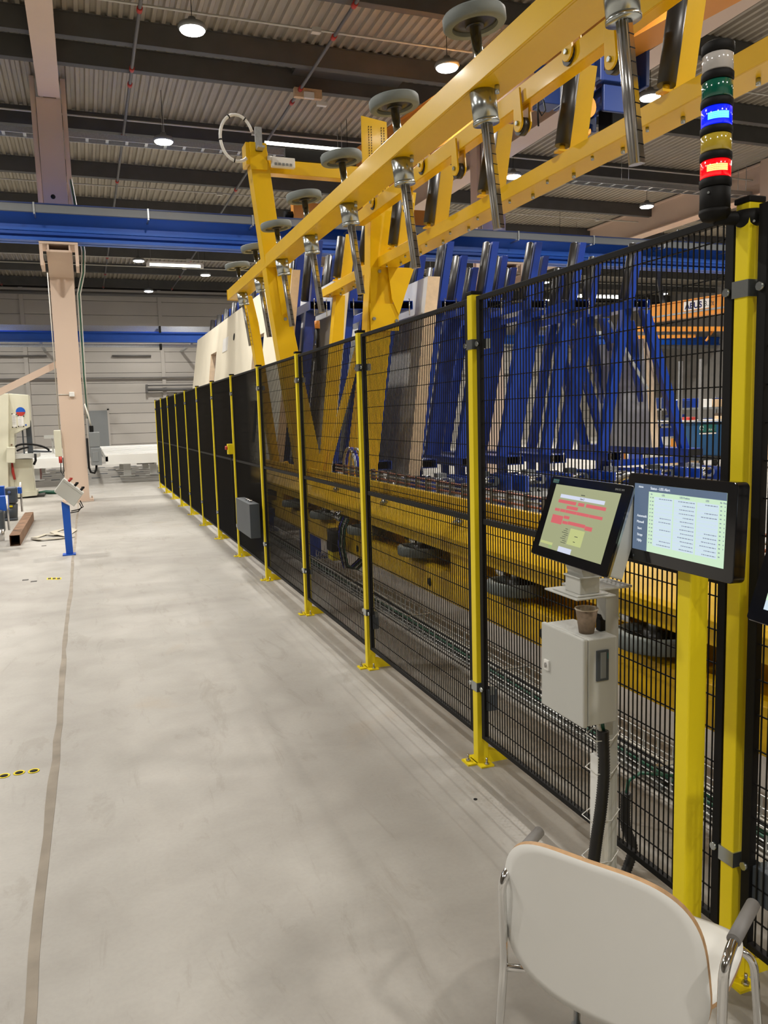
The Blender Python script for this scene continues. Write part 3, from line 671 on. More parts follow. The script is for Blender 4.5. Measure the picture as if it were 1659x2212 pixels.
# valve unit with bundled hoses under the beam
vu = thing('pneumatic_valve_unit', (2.12, 6.72, .35), 'yellow and black valve unit with dangling hoses on the conveyor base', 'valve unit')
b = B(); b.tube([(2.0, 6.66, .52), (2.0, 6.66, .62)], .085, 16); obj('filter_bowl', b, 'rubber_black', vu)
b = B(); b.box(1.93, 2.04, 6.58, 6.74, .43, .52); obj('lower_block', b, 'black', vu, .004)
b = B(); b.box(1.935, 2.035, 6.59, 6.73, .35, .43); obj('yellow_block', b, 'fence_yellow', vu, .006)
for k in range(7):
    y = 6.35 + .03 * k; b = B(); b.tube([(2.02, y, .74), (1.98, y - .01, .66), (1.97, y + .01, .5), (2.0, y + .02 * math.sin(k), .34 - .02 * (k % 3)), (2.08, y, .3), (2.2, y - .05, .42)], .007, 6); obj('hose', b, ('green', 'black', 'conduit', 'green', 'black', 'bluehose', 'black')[k], vu)
b = B(); b.tube([(2.02, 6.5, .74), (2.02, 6.75, .74)], .05, 12); obj('air_cylinder', b, 'chrome', vu)
# motor unit at far end of the base
t = thing('gear_motor', (2.1, 9.9, .45), 'grey gear motor seen through the fence near the control box', 'motor')
b = B(); b.tube([(1.86, 9.75, .66), (1.86, 10.1, .66)], .12, 18); b.box(1.78, 1.96, 9.5, 9.75, .52, .82); obj('body', b, 'dgrey', t)
b = B(); b.tube([(1.86, 10.1, .66), (1.86, 10.25, .66)], .125, 18); obj('fan_cover', b, 'rubber_black', t)
b = B(); b.box(1.74, 2.06, 9.4, 10.3, .42, .52); b.box(1.82, 1.92, 9.5, 9.6, 0, .42); b.box(1.82, 1.92, 10.1, 10.2, 0, .42); obj('stand', b, 'blue', t)
t = thing('cable_drum', (1.95, 10.75, 0), 'white cabinet beside the gear motor behind the dark mesh', 'cabinet')
b = B(); b.box(1.78, 2.2, 11.6, 12.2, 0, .75); obj('housing', b, 'cabinet', t, .01)
b = B(); b.box(1.775, 1.78, 11.65, 12.15, .05, .7); obj('door', b, 'cabinet', t)
# wire cable tray on the floor
t = thing('wire_cable_tray', (2.26, 5, 0), 'galvanised wire cable tray on the floor between fence and machine', 'cable tray')
b = B()
for (dx, z) in ((-.09, .10), (-.09, .05), (-.09, .02), (-.03, .02), (.03, .02), (.09, .02), (.09, .05), (.09, .10)): b.tube([(2.26 + dx, -.6, z), (2.26 + dx, 11.8, z)], .003, 5)
for k in range(124):
    y = -.55 + .1 * k
    b.box(2.167, 2.173, y - .003, y + .003, .02, .10); b.box(2.347, 2.353, y - .003, y + .003, .02, .10); b.box(2.17, 2.35, y - .003, y + .003, .014, .02)
obj('wire_basket', b, 'tray', t, kind='stuff')
for k, m_ in enumerate(('black', 'green', 'black', 'conduit', 'black', 'black', 'conduit')):
    pts = [(2.20 + .018 * k + .008 * math.sin(1.3 * j + k), -.6 + 1.03 * j, .032 + .008 * math.sin(j * 2.1 + k)) for j in range(13)]
    b = B(); b.tube(pts, .009, 6); obj('cable', b, m_, t)
for k in range(9):
    y = -.2 + 1.4 * k
    b = B(); b.box(2.16, 2.36, y, y + .03, 0, .013); b.box(2.15, 2.36, y, y + .03, .10, .106); obj('tray_support', b, 'zinc', t)
b = B(); b.box(1.60, 1.64, 4.60, 4.66, .27, .36); put(obj('latch_box', b, 'dgrey', None, .003), 'small dark lock box behind the lower clamp of the second fence post beyond the monitors', 'lock')
b = B(); b.box(1.60, 1.645, 3.07, 3.13, .27, .37); put(obj('latch_box', b, 'dgrey', None, .003), 'dark lock box behind the clamp of the fence post left of console', 'lock')
b = B(); b.box(1.60, 1.65, 1.50, 1.57, .27, .37); put(obj('latch_box', b, 'dgrey', None, .003), 'dark lock box behind the mesh right of the nearest fence post', 'lock')
# copper busbars and rollers on top of the base
t = thing('track_busbar', (2.45, 4, 1.0), 'row of copper and grey conductor bars along the conveyor top', 'busbar')
for k, (m_, z) in enumerate((('copper', 1.10), ('galv', 1.07), ('copper', 1.04), ('galv', 1.01))):
    b = B(); b.tube([(2.42, -.6, z), (2.42, 8.0, z)], .008, 6); obj('bar', b, m_, t)
b = B()
for k in range(40): b.box(2.41, 2.45, -.5 + .21 * k, -.475 + .21 * k, .97, 1.115)
obj('insulators', b, 'pipe', t, kind='stuff')
b = B(); b.box(2.38, 2.5, -.6, 8.0, .72, .98); obj('support_channel', b, 'pipe', t)
for k, (Y, m_) in enumerate(((3.0, 'bluehose'), (3.15, 'bluehose'), (3.4, 'galv'), (7.9, 'galv'), (8.05, 'bluehose'), (8.15, 'galv'), (1.5, 'white'))):
    pts = [(2.62, Y + .22 * math.cos(a), 1.0 + .26 * math.sin(a)) for a in [math.pi * j / 14 for j in range(15)]]
    b = B(); b.tube(pts, .016, 8)
    lab = ['blue air hose arch nearest the left monitor', 'second blue air hose arch by the left monitor', 'braided metal hose arch left of the blue hoses', 'braided metal hose arch at the foot of the yellow legs', 'blue hose arch at the foot of the yellow legs', 'rear braided hose arch at the foot of the yellow legs', 'white hose arch behind the right edge of the black monitor'][k]
    put(obj('hose_arch', b, m_), lab, 'hose')
# ================================================================ blue fan racks
XT = [3.28, 3.85, 4.5, 5.2, 5.88, 6.55, 7.24, 8.17]; LN = [.13, .15, .17, .18, .185, .19, .195, .20]
def rY(X, j): return 11.45 - .19 * (X - 3.2) + 1.05 * j
def rack_line(i, n, label):
    xl = lambda z: XT[i] - LN[i] * (4.1 - z); Yb = rY(XT[i] - .4, 0); Ye = Yb + 1.05 * (n - 1)
    t = thing('storage_rack_line', (xl(.9), Yb, 0), label, 'storage rack', 'blue rack lines of the fan store')
    def slant(b, z0, z1, a, c, y, dy):
        x0, x1 = xl(z0), xl(z1)
        return b.hexa([(x0 + a, y - dy, z0), (x0 + c, y - dy, z0), (x0 + c, y + dy, z0), (x0 + a, y + dy, z0), (x1 + a, y - dy, z1), (x1 + c, y - dy, z1), (x1 + c, y + dy, z1), (x1 + a, y + dy, z1)])
    for (z0, z1, nm) in ((3.12, 3.24, 'top_rail'), (.80, .93, 'bottom_rail')):
        x = xl((z0 + z1) / 2); a, c = x - .06, x + .24; b = B()
        b.box(a, c, Yb - .28, Ye + .3, z0, z0 + .008); b.box(a, c, Yb - .28, Ye + .3, z1 - .008, z1); b.box(a, a + .008, Yb - .28, Ye + .3, z0 + .008, z1 - .008); b.box(c - .008, c, Yb - .28, Ye + .3, z0 + .008, z1 - .008)
        o = obj(nm, b, 'blue', t)
        b = B(); b.box(a + .008, c - .008, Yb - .1, Yb - .09, z0 + .008, z1 - .008); obj('rail_hollow', b, 'darkvoid', o)
        for dx in (.0, .18):
            b = B(); b.tube([(x + dx, Yb - .29, z0 - .09), (x + dx, Yb - .29, z1 + .03)], .008, 6); obj('clamp_bolt', b, 'chrome', o)
    for j in range(n):
        y = Yb + 1.05 * j; w = .075 if j % 2 == 0 else .13
        b = B(); slant(b, .93, 3.12, -w + .02, w + .02, y, .06); obj('post', b, 'blue', t, .004)
        b = B(); slant(b, 3.24, 4.13, .0, .11, y, .06); up = obj('upper_post', b, 'blue', t, .004)
        b = B(); x0, x1 = xl(3.27), xl(4.11); b.tube([(x0 - .075, y - .01, 3.27), (x1 - .075, y - .01, 4.11)], .057, 14); b.lathe((x1 - .075, y - .01, 4.11), (0, 0, 1), [(.057, 0), (.03, .02), (0, .02)], 14); obj('roller', b, 'roller', up)
        if j % 2 == 0:
            b = B(); x = xl(.8); b.box(x - .02, x + .1, y - .06, y + .06, .02, .80); b.box(x - .08, x + .16, y - .1, y + .1, 0, .02); obj('foot', b, 'blue', t)
    return t
NR = [10, 3, 3, 3, 3, 3, 3, 3]
for i in range(8):
    t = rack_line(i, NR[i], 'blue rack line of leaning posts with black rollers, ' + ('first, behind the cream panel' if i == 0 else 'last, with A-frame legs' if i == 7 else '%s from the yellow machine' % ORD[i]))
# mirrored legs closing the last line to an A-frame
for j in range(3):
    for (x0, x1, dy, w0, z1) in ((9.15, 8.34, 0, .075, 3.12), (8.9, 8.28, .35, .1, 3.0)):
        y = rY(7.77, 0) + 1.05 * j + dy
        b = B(); b.hexa([(x0 - w0, y - .06, .93), (x0 + w0, y - .06, .93), (x0 + w0, y + .06, .93), (x0 - w0, y + .06, .93), (x1 - w0, y - .06, z1), (x1 + w0, y - .06, z1), (x1 + w0, y + .06, z1), (x1 - w0, y + .06, z1)]); obj('a_frame_leg', b, 'blue', t, .004)
yb = rY(7.77, 0)
b = B(); b.box(9.0, 9.3, yb - .28, yb + 2.8, .80, .93); o = obj('bottom_rail', b, 'blue', t); b = B(); b.box(9.008, 9.292, yb - .286, yb - .2805, .81, .92); obj('rail_hollow', b, 'darkvoid', o)
b = B(); b.box(7.6, 9.2, yb - .1, yb + .0, .70, .80); b.box(9.1, 9.2, yb - .06, yb + .06, 0, .8); obj('cross_rail', b, 'blue', t)
b = B(); b.bar((8.5, yb + .1, 1.9), (7.9, yb + .3, 3.0), .04, .04); obj('chrome_strut', b, 'galv', t)
# roller beds between the rack feet : rollers, motors, belts
t = thing('roller_bed', (5.8, 10.6, 0), 'low roller bed with chrome rollers and motors before the blue racks', 'roller bed')
b = B()
for k, X in enumerate((3.35, 4.05, 4.75, 5.4, 6.1, 6.75, 7.4, 8.1, 8.75)):
    y = rY(X, 0)
    for m in range(3):
        yy = y - .75 + .33 * m
        bb = B(); bb.tube([(X - .22, yy, .62), (X + .08, yy, .62)], .055, 14); obj('drum', bb, 'chrome', t)
    bb = B(); bb.tube([(X + .12, y - .75, .60), (X + .12, y - .45, .60)], .07, 14); bb.box(X + .06, X + .2, y - .42, y - .26, .50, .72); obj('motor', bb, 'dgrey' if k % 2 else 'galv', t)
    bb = B(); bb.box(X - .28, X - .22, y - .95, y + .0, .45, .68); bb.box(X + .24, X + .28, y - .95, y + .0, .45, .68); obj('side_plate', bb, 'blue', t)
    bb = B(); bb.tube([(X - .2, y - .7, .50), (X - .1, y - .85, .42), (X + .1, y - .8, .38), (X + .2, y - .5, .42)], .018, 6); obj('cable', bb, 'black', t)
bb = B(); bb.bar((3.0, rY(3.0, 0) - .95, .40), (9.2, rY(9.2, 0) - .95, .40), .06, .08); bb.bar((3.0, rY(3.0, 0) - .2, .40), (9.2, rY(9.2, 0) - .2, .40), .06, .08); obj('long_beam', bb, 'galv', t)
for X in (3.1, 5.2, 7.2, 9.1):
    bb = B(); bb.box(X - .04, X + .04, rY(X, 0) - .98, rY(X, 0) - .9, 0, .37); obj('foot', bb, 'blue', t)
# ---- wall elements (slabs) standing in the machine and racks
def slab(name, label, X_top, lean, zb, zt, Y0, Y1, th, holes, mface, mend, cat='wall element', far_sk=0):
    # holes: (y0,y1,z0,z1) ; front face is the -X side
    ys = sorted({Y0, Y1} | {h[0] for h in holes} | {h[1] for h in holes}); zs_ = sorted({zb, zt} | {h[2] for h in holes} | {h[3] for h in holes})
    X = lambda z: X_top - lean * (zt - z)
    t = thing(name, (X(zb), (Y0 + Y1) / 2, zb), label, cat, 'upright wall panels')
    b = B()
    inh = lambda y, z: any(h[0] < y < h[1] and h[2] < z < h[3] for h in holes)
    ny, nz = len(ys), len(zs_)
    sk = lambda y, z: y - (far_sk * (z - zb) / (zt - zb) if y == Y1 else 0)
    for z in zs_:
        for y in ys: b.v.append((X(z), sk(y, z), z))
    for z in zs_:
        for y in ys: b.v.append((X(z) + th, sk(y, z), z))
    o = ny * nz; idx = lambda i, j: j * ny + i
    solid = lambda i, j: 0 <= i < ny - 1 and 0 <= j < nz - 1 and not inh((ys[i] + ys[i + 1]) / 2, (zs_[j] + zs_[j + 1]) / 2)
    for i in range(ny - 1):
        for j in range(nz - 1):
            if not solid(i, j): continue
            a, c, d, e = idx(i, j), idx(i + 1, j), idx(i + 1, j + 1), idx(i, j + 1)
            b.face((a, e, d, c), 0); b.face((a + o, c + o, d + o, e + o), 0)
            for (p, q, ii, jj) in ((a, c, i, j - 1), (c, d, i + 1, j), (d, e, i, j + 1), (e, a, i - 1, j)):
                if not solid(ii, jj): b.face((p, q, q + o, p + o), 1)
    obj('board', b, [mface, mend], t)
    return t
s1 = slab('wall_element', 'long cream wall panel with small window openings, behind the far fence', 2.90, .135, .70, 3.69, 11.38, 22.3, .12,
     [(18.1, 18.95, 1.9, 3.10), (13.0, 13.85, 2.2, 2.98), (13.0, 13.85, 1.2, 1.9), (15.2, 16.2, 1.3, 2.4)], 'cream', 'creamend', far_sk=.6)
X1 = lambda z: 2.90 - .135 * (3.69 - z)
b = B(); z0, z1, y0, y1 = 3.0, 3.28, 16.6, 17.25
b.hexa([(X1(z0) - .006, y0, z0), (X1(z0) - .002, y0, z0), (X1(z0) - .002, y1, z0), (X1(z0) - .006, y1, z0), (X1(z1) - .006, y0, z1), (X1(z1) - .002, y0, z1), (X1(z1) - .002, y1, z1), (X1(z1) - .006, y1, z1)]); obj('paper_label', b, 'white', s1)
b = B(); b.lathe((X1(3.2) - .004, 15.9, 3.2), (-1, 0, .135), [(.07, 0), (.07, .006), (0, .006)], 14); obj('hole', b, 'darkvoid', s1)
slab('wall_element', 'grey wall panel with a tall window opening between first blue posts', 3.53, .135, .70, 3.57, 11.06, 15.6, .13, [(12.1, 12.65, 2.7, 3.05), (12.1, 12.65, 1.1, 2.5)], 'greyboard', 'cream')
slab('wall_element', 'grey wall panel with a cream end face standing right of the yellow legs', 4.77, .135, .70, 3.57, 10.85, 15.2, .19, [], 'greyboard', 'creamend')
slab('wall_element', 'short pale grey wall panel leaning inside the rightmost blue A-frame', 8.45, -.12, .95, 2.7, 10.75, 12.1, .16, [], 'greyboard', 'creamend')
b = B(); b.tube([(2.93, 10.3, 2.2), (2.93, 10.3, 2.75)], .03, 10); b.tube([(2.93, 10.3, 2.75), (2.93, 10.3, 2.85)], .035, 10, mi=1); put(obj('sensor_rod', b, ['black', 'orange'], None), 'black rod with orange tip left of the far yellow leg', 'sensor')
# ---- orange overhead crane with blue hoist
GX = lambda y: 6.7 + (11.9 - y) * .15
def gbar(b, a, c, z0, z1, ya=-4, yb=16.7):
    return b.hexa([(GX(ya) + a, ya, z0), (GX(ya) + c, ya, z0), (GX(yb) + c, yb, z0), (GX(yb) + a, yb, z0), (GX(ya) + a, ya, z1), (GX(ya) + c, ya, z1), (GX(yb) + c, yb, z1), (GX(yb) + a, yb, z1)])
cr = thing('bridge_crane', (6.7, 6, 6.1), 'orange overhead crane girder behind the yellow machine rails', 'crane')
b = B(); gbar(b, -.45, 0, 6.18, 6.205); gbar(b, -.40, -.05, 6.205, 7.05); gbar(b, -.45, 0, 7.05, 7.07); obj('girder', b, 'orange', cr)
b = B(); b.box(4.4, 8.0, 16.95, 17.18, 5.74, 6.1); b.box(5.5, 6.1, 16.6, 17.1, 6.0, 6.4); obj('end_carriage', b, 'orange', cr)
for x in (4.6, 7.8):
    b = B(); b.tube([(x, 16.98, 5.80), (x, 17.14, 5.80)], .09, 16); obj('travel_wheel', b, 'black', cr)
b = B(); b.tube([(4.22, 17.05, 5.85), (4.4, 17.05, 5.85)], .08, 12); obj('buffer', b, 'black', cr)
h = thing('wire_rope_hoist', (6.7, 9.5, 5.3), 'blue rope hoist trolley with yellow hook block on the orange crane', 'hoist')
b = B(); b.box(6.42, 6.48, 9.05, 10.15, 5.75, 6.30); b.box(7.12, 7.18, 9.05, 10.15, 5.75, 6.3); b.box(6.48, 7.12, 9.15, 9.27, 5.80, 5.92); b.box(6.48, 7.12, 9.9, 10.0, 5.80, 5.92); obj('trolley_frame', b, 'navy', h, .01)
b = B(); b.tube([(6.45, 9.3, 6.02), (6.30, 9.3, 6.02)], .13, 20); obj('gear_case', b, 'navy', h)
b = B(); b.tube([(6.75, 9.28, 5.72), (6.75, 9.9, 5.72)], .13, 18); obj('rope_drum', b, 'navy', h)
b = B(); b.box(6.58, 6.98, 9.92, 9.97, 5.45, 5.85); obj('side_plate', b, 'navy', h, .01)
b = B(); b.box(6.58, 6.98, 9.2, 9.25, 5.45, 5.85); obj('side_plate', b, 'navy', h, .01)
b = B(); b.box(6.88, 7.12, 9.45, 9.75, 5.38, 5.66); obj('counterweight', b, 'black', h, .02)
c0 = atY(1184, 208, 9.9)
b = B(); b.box(c0.x - .13, c0.x + .13, 9.8, 10.1, c0.z - .13, c0.z + .13); obj('control_cabinet', b, 'navy', h, .01)
c5 = atY(1192, 152, 9.9); b = B(); b.bar(c5 + Vector((-.2, .1, .0)), (6.44, 9.5, 6.2), .08, .07); b.bar((c0.x, 9.95, c0.z + .12), c5, .04, .04); obj('cabinet_arm', b, 'navy', h)
c6 = atY(1163, 215, 9.8)
b = B(); b.tube([c6, c6 + Vector((.0, 0, -.12)), c6 + Vector((.05, 0, -.2)), c6 + Vector((.11, 0, -.13)), c6 + Vector((.08, 0, .0))], .010, 6); b.tube([c6 + Vector((.0, 0, .1)), c6 + Vector((-.01, 0, -.15)), c6 + Vector((0, 0, -.34))], .012, 6); obj('pendant_cable', b, 'black', h)
hk = atY(1262, 232, 9.3)
b = B(); b.tube([hk + Vector((0, -.05, 0)), hk + Vector((0, .05, 0))], .15, 24); blk = obj('hook_block', b, 'orange', h)
b = B(); b.lathe(hk + Vector((0, -.051, 0)), (0, -1, 0), [(.035, 0), (.035, .01), (0, .01)], 12); obj('sheave_pin', b, 'black', blk)
b = B(); b.tube([hk + Vector((-.08, 0, .05)), Vector((6.68, 9.5, 5.75))], .008, 5); b.tube([hk + Vector((.08, 0, .05)), Vector((6.8, 9.5, 5.75))], .008, 5); obj('rope', b, 'steel', blk)
pts = [hk + Vector((.0, 0, -.13)), hk + Vector((.0, 0, -.2))] + [hk + Vector((.015 - .075 * math.cos(a), 0, -.27 - .07 * math.sin(a))) for a in [(-.6 + 3.9 * k / 12) for k in range(13)]]
b = B(); b.tube(pts, [.022] * 2 + [.024] * 10 + [.02, .015, .008], 8); obj('hook', b, 'orange', blk)
# ================================================================ operator stations
def screen_frame(c, w, h, yaw, tilt):
    ya, ti = math.radians(yaw), math.radians(tilt)
    r = Vector((math.cos(ya), math.sin(ya), 0)); n0 = Vector((math.sin(ya), -math.cos(ya), 0))
    u = Vector((0, 0, 1)) * math.cos(ti) - n0 * math.sin(ti); n = r.cross(u)
    if n.dot(n0) < 0: n = -n
    return Vector(c), r, u, n
def rrect(fr, cx, cy, w, h, rad, d0, d1, b, mi=0, seg=5):
    c, r, u, n = fr; pts = []
    for (sx_, sy_, a0) in ((1, 1, 0), (-1, 1, 90), (-1, -1, 180), (1, -1, 270)):
        for k in range(seg + 1):
            a = math.radians(a0 + 90 * k / seg); pts.append((cx + sx_ * (w / 2 - rad) + rad * math.cos(a), cy + sy_ * (h / 2 - rad) + rad * math.sin(a)))
    base = len(b.v); N = len(pts)
    for d in (d0, d1):
        for (x, y) in pts: b.v.append(tuple(c + r * x + u * y + n * d))
    b.face([base + i for i in range(N)][::-1], mi); b.face([base + N + i for i in range(N)], mi)
    for i in range(N): b.face((base + i, base + (i + 1) % N, base + N + (i + 1) % N, base + N + i), mi)
    return b
def flat(fr, rects, d, th=.0004):
    b = B()
    c, r, u, n = fr
    for (x0, y0, x1, y1) in rects:
        b.obox(c + r * (x0 + x1) / 2 + u * (y0 + y1) / 2 + n * (d + th / 2), r, u, n, abs(x1 - x0) / 2, abs(y1 - y0) / 2, th / 2)
    return b
E_khaki = em('screen_khaki', (.34, .36, .20), .76); E_white = em('screen_white', (.62, .66, .80), .76); E_red = em('screen_red', (.62, .12, .13), .76)
E_yel = em('screen_yellow', (.50, .54, .22), .76); E_grn = em('screen_green', (.30, .42, .18), .76); E_txt = em('screen_dark_text', (.05, .06, .04), .76)
E_mint = em('screen_mint', (.58, .78, .56), .76); E_pale = em('screen_pale_blue', (.60, .72, .82), .76); E_side = em('screen_slate', (.10, .145, .22), .76); E_lt = em('screen_light_text', (.75, .8, .85), .76); E_gt = em('screen_grey_text', (.22, .27, .32), .76)
def panel_pc(c, label, full=True):
    w, h = .445, .262; fr = screen_frame(c, w, h, -93.4, 18.3); cc, r, u, n = fr
    t = thing('touch_monitor', Vector(c) - Vector((0, 0, h / 2)), label, 'monitor')
    b = B(); rrect(fr, 0, 0, w, h, .008, -.006, 0, b); obj('glass_front', b, 'black_gloss', t)
    b = B(); rrect(fr, 0, 0, w + .004, h + .004, .009, -.012, -.0055, b); obj('metal_rim', b, 'steel', t)
    b = B(); rrect(fr, 0, 0, w - .006, h - .006, .006, -.055, -.012, b); obj('housing', b, 'cabinet', t)
    sw, sh = .365, .207; oy = .002
    sc = flat(fr, [(-sw / 2, -sh / 2 + oy, sw / 2, sh / 2 + oy)], .0003); s_ = obj('screen', sc, E_khaki if full else E_pale, t)
    def q(u0, v0, u1, v1): return (-sw / 2 + u0 * sw, sh / 2 + oy - v0 * sh, -sw / 2 + u1 * sw, sh / 2 + oy - v1 * sh)
    if full:
        obj('white_field', flat(fr, [q(.13, .14, .82, .195)], .0008), E_white, s_); obj('white_field', flat(fr, [q(.33, .92, .54, 1.0)], .0008), E_white, s_)
        obj('red_field', flat(fr, [q(.12, .225, .41, .275), q(.445, .225, .54, .275), q(.57, .225, .86, .275), q(.28, .30, .46, .35), q(.10, .365, .18, .41), q(.19, .365, .275, .41), q(.28, .365, .46, .41), q(.465, .365, .65, .41), q(.655, .365, .85, .41),
            q(.09, .47, .27, .60), q(.28, .455, .37, .50), q(.28, .535, .365, .58), q(.37, .525, .64, .575), q(.645, .54, .75, .60)], .0008), E_red, s_)
        obj('yellow_field', flat(fr, [q(.44, .62, .66, .86)], .0008), E_yel, s_); obj('yellow_field', flat(fr, [q(.015, .90, .22, .94)], .0008), E_yel, s_)
        obj('green_field', flat(fr, [q(.165, .94, .22, .985)], .0008), E_grn, s_)
        obj('text_rows', flat(fr, [q(.36 - .02 * (k % 3), .64 + .03 * k, .40 + .02 * (k % 4 > 1), .648 + .03 * k) for k in range(8)] + [q(.53, .72, .58, .73), q(.53, .80, .56, .81), q(.45, .105, .51, .117)], .0009), E_txt, s_)
        p = cc + r * (-sw / 2 + .455 * sw) + u * (sh / 2 + oy - .182 * sh) + n * .0013; text_mesh('Line 2', .009, E_txt, s_, p, r, u)
        p = cc + r * (-w / 2 + .018) + u * (h / 2 - .019) + n * .0004
        obj('brand_badge', flat((cc + r * (-w / 2 + .033) + u * (h / 2 - .0155), r, u, n), [(-.018, -.006, .018, .006)], .0003), 'binlabel', t)
        text_mesh('SIEMENS', .0075, 'zinc', t, p + n * .0005, r, u)
        p = cc + r * (w / 2 - .075) + u * (h / 2 - .018) + n * .0008; text_mesh('SIMATIC HMI', .008, 'grey', t, p, r, u)
    else:
        obj('mint_field', flat(fr, [q(0, .8, .5, .9)], .0008), E_mint, s_)
    return t, fr
c1m = (1.372, 2.042, 1.2625)
m1, fr1 = panel_pc(c1m, 'tilted touch screen with red fields on the grey stand')
bl = atX(1612, 1335, 1.335); _, r_, u_, n_ = screen_frame((0, 0, 0), 1, 1, -93.4, 18.3)
c3 = bl + r_ * .2225 + u_ * .131
m3_, fr3 = panel_pc(tuple(c3), 'tilted touch screen cut off by the right picture edge', False)
# grey stand of the first screen
st = thing('console_stand', (1.53, 2.105, 0), 'grey square console stand carrying the tilted screen and small cabinet', 'stand')
HZ = -.027
b = B(); b.box(1.505, 1.555, 2.08, 2.13, .012, 1.068 + HZ); obj('column', b, 'cabinet', st, .003)
b = B(); b.box(1.43, 1.57, 2.0, 2.2, 0, .012); obj('base_plate', b, 'cabinet', st)
b = B(); b.box(1.40, 1.575, 2.04, 2.17, 1.068 + HZ, 1.076 + HZ); b.box(1.33, 1.47, 1.98, 2.16, 1.062 + HZ, 1.068 + HZ); b.box(1.34, 1.45, 1.99, 2.13, 1.068 + HZ, 1.074 + HZ); obj('head_plate', b, 'cabinet', st, .002)
b = B(); b.box(1.355, 1.425, 2.0, 2.08, 1.074 + HZ, 1.125 + HZ); b.box(1.35, 1.43, 1.995, 2.085, 1.122 + HZ, 1.127 + HZ); obj('neck', b, 'cabinet', st, .004)
b = B(); b.obox((1.40, 2.045, 1.135), (.95, 0, .31), (0, 1, 0), (-.31, 0, .95), .040, .042, .042); b.lathe((1.40, 2.0029, 1.135), (0, -1, 0), [(.028, 0), (.028, .002), (0, .002)], 24); obj('tilt_joint', b, 'cabinet', st, .003)
for (x, y, z) in ((1.348, 2.0, 1.038), (1.44, 2.0, 1.038), (1.348, 2.12, 1.038)):
    b = B(); b.tube([(x, y, z), (x, y, z + .008)], .005, 6); obj('screw', b, 'steel', st)
b = B(); b.box(1.455, 1.495, 2.045, 2.085, .02, .50); b.box(1.452, 1.455, 2.045, 2.085, .02, .5); obj('cable_duct', b, 'white', st, .002)
for k, z in enumerate((.56, .45, .29, .15, .06)):
    x0 = 1.44 - (.012 if z < .3 else 0); pts = [(x0 - .01, 2.05, z + .01), (x0 + .0, 2.036, z), (1.50, 2.036, z - .006), (1.558, 2.074, z + .002), (1.558, 2.134, z), (1.50, 2.134, z), (x0 - .01, 2.08, z + .01), (x0 - .01, 2.05, z + .01)]
    b = B(); b.tube(pts, .0016, 6, caps=False); obj('cable_tie', b, 'white', st)
# corrugated hoses
def corr(name, pts, r, label, m_='hose'):
    P = [Vector(p) for p in pts]; Q = []
    for i in range(len(P) - 1):
        p0 = P[max(i - 1, 0)]; p1 = P[i]; p2 = P[i + 1]; p3 = P[min(i + 2, len(P) - 1)]
        n = max(2, int((p2 - p1).length / .004))
        for k in range(n):
            t_ = k / n; Q.append(.5 * ((2 * p1) + (p2 - p0) * t_ + (2 * p0 - 5 * p1 + 4 * p2 - p3) * t_ ** 2 + (3 * p1 - p0 - 3 * p2 + p3) * t_ ** 3))
    b = B(); b.tube(Q, [r * (1 if (k // 1) % 2 else .86) for k in range(len(Q))], 14)
    return put(obj(name, b, m_), label, 'hose')
corr('corrugated_hose', [(1.475, 2.05, .585), (1.472, 2.04, .45), (1.455, 2.03, .34), (1.44, 2.035, .22), (1.435, 2.045, .1), (1.45, 2.05, .01)], .020, 'black corrugated hose running down the grey stand under the cabinet')
t = thing('cable_pair', (1.46, 2.05, .58), 'white and green cables leaving the cabinet bottom into the hose', 'cable')
b = B(); b.tube([(1.45, 2.06, .635), (1.468, 2.05, .58)], .006, 8); obj('cable', b, 'white', t)
b = B(); b.tube([(1.468, 2.05, .635), (1.478, 2.05, .58)], .006, 8); obj('cable', b, 'green', t)
h2 = atX(1352, 1712, 1.66)
corr('corrugated_hose', [h2, h2 + Vector((0, 0, -.12)), h2 + Vector((.015, -.02, -.2)), h2 + Vector((-.03, -.03, -.29))], .018, 'short black corrugated hose hanging behind the mesh by the stand')
b = B(); b.tube([h2 + Vector((0, 0, -.02)), h2 + Vector((0.01, 0, .04)), h2 + Vector((.06, .0, .06)), h2 + Vector((.2, -.02, .03)), (2.2, 1.95, .06)], .006, 6); put(obj('cable', b, 'green'), 'green cable arching out of the short hose to the tray', 'cable')
# small wall cabinet on the stand
cb = thing('control_cabinet', (1.43, 2.12, .63), 'small grey steel cabinet on the console stand with key lock', 'cabinet')
b = B(); b.box(1.385, 1.49, 2.0, 2.235, .63, .905); obj('body', b, 'cabinet', cb, .004)
b = B(); b.box(1.365, 1.382, 1.997, 2.238, .627, .908); dr = obj('door', b, 'cabinet', cb, .005)
b = B(); b.box(1.381, 1.386, 2.004, 2.23, .634, .902); obj('door_seal', b, 'black', cb)
b = B(); b.box(1.358, 1.366, 2.185, 2.213, .755, .79); lk = obj('lock', b, 'white', dr, .002)
b = B(); b.box(1.352, 1.359, 2.196, 2.199, .765, .782); b.tube([(1.358, 2.1975, .773), (1.354, 2.1975, .773)], .006, 10); obj('key', b, 'steel', lk)
b = B(); b.box(1.412, 1.455, 1.9935, 2.0, .772, .868); mod = obj('meter_module', b, 'dgrey', cb, .001)
b = B(); b.box(1.424, 1.444, 1.9925, 1.9935, .78, .862); obj('meter_window', b, 'grey', mod)
b = B(); b.box(1.4495, 1.452, 1.9925, 1.9935, .84, .858); obj('indicator', b, 'binlabel', mod)
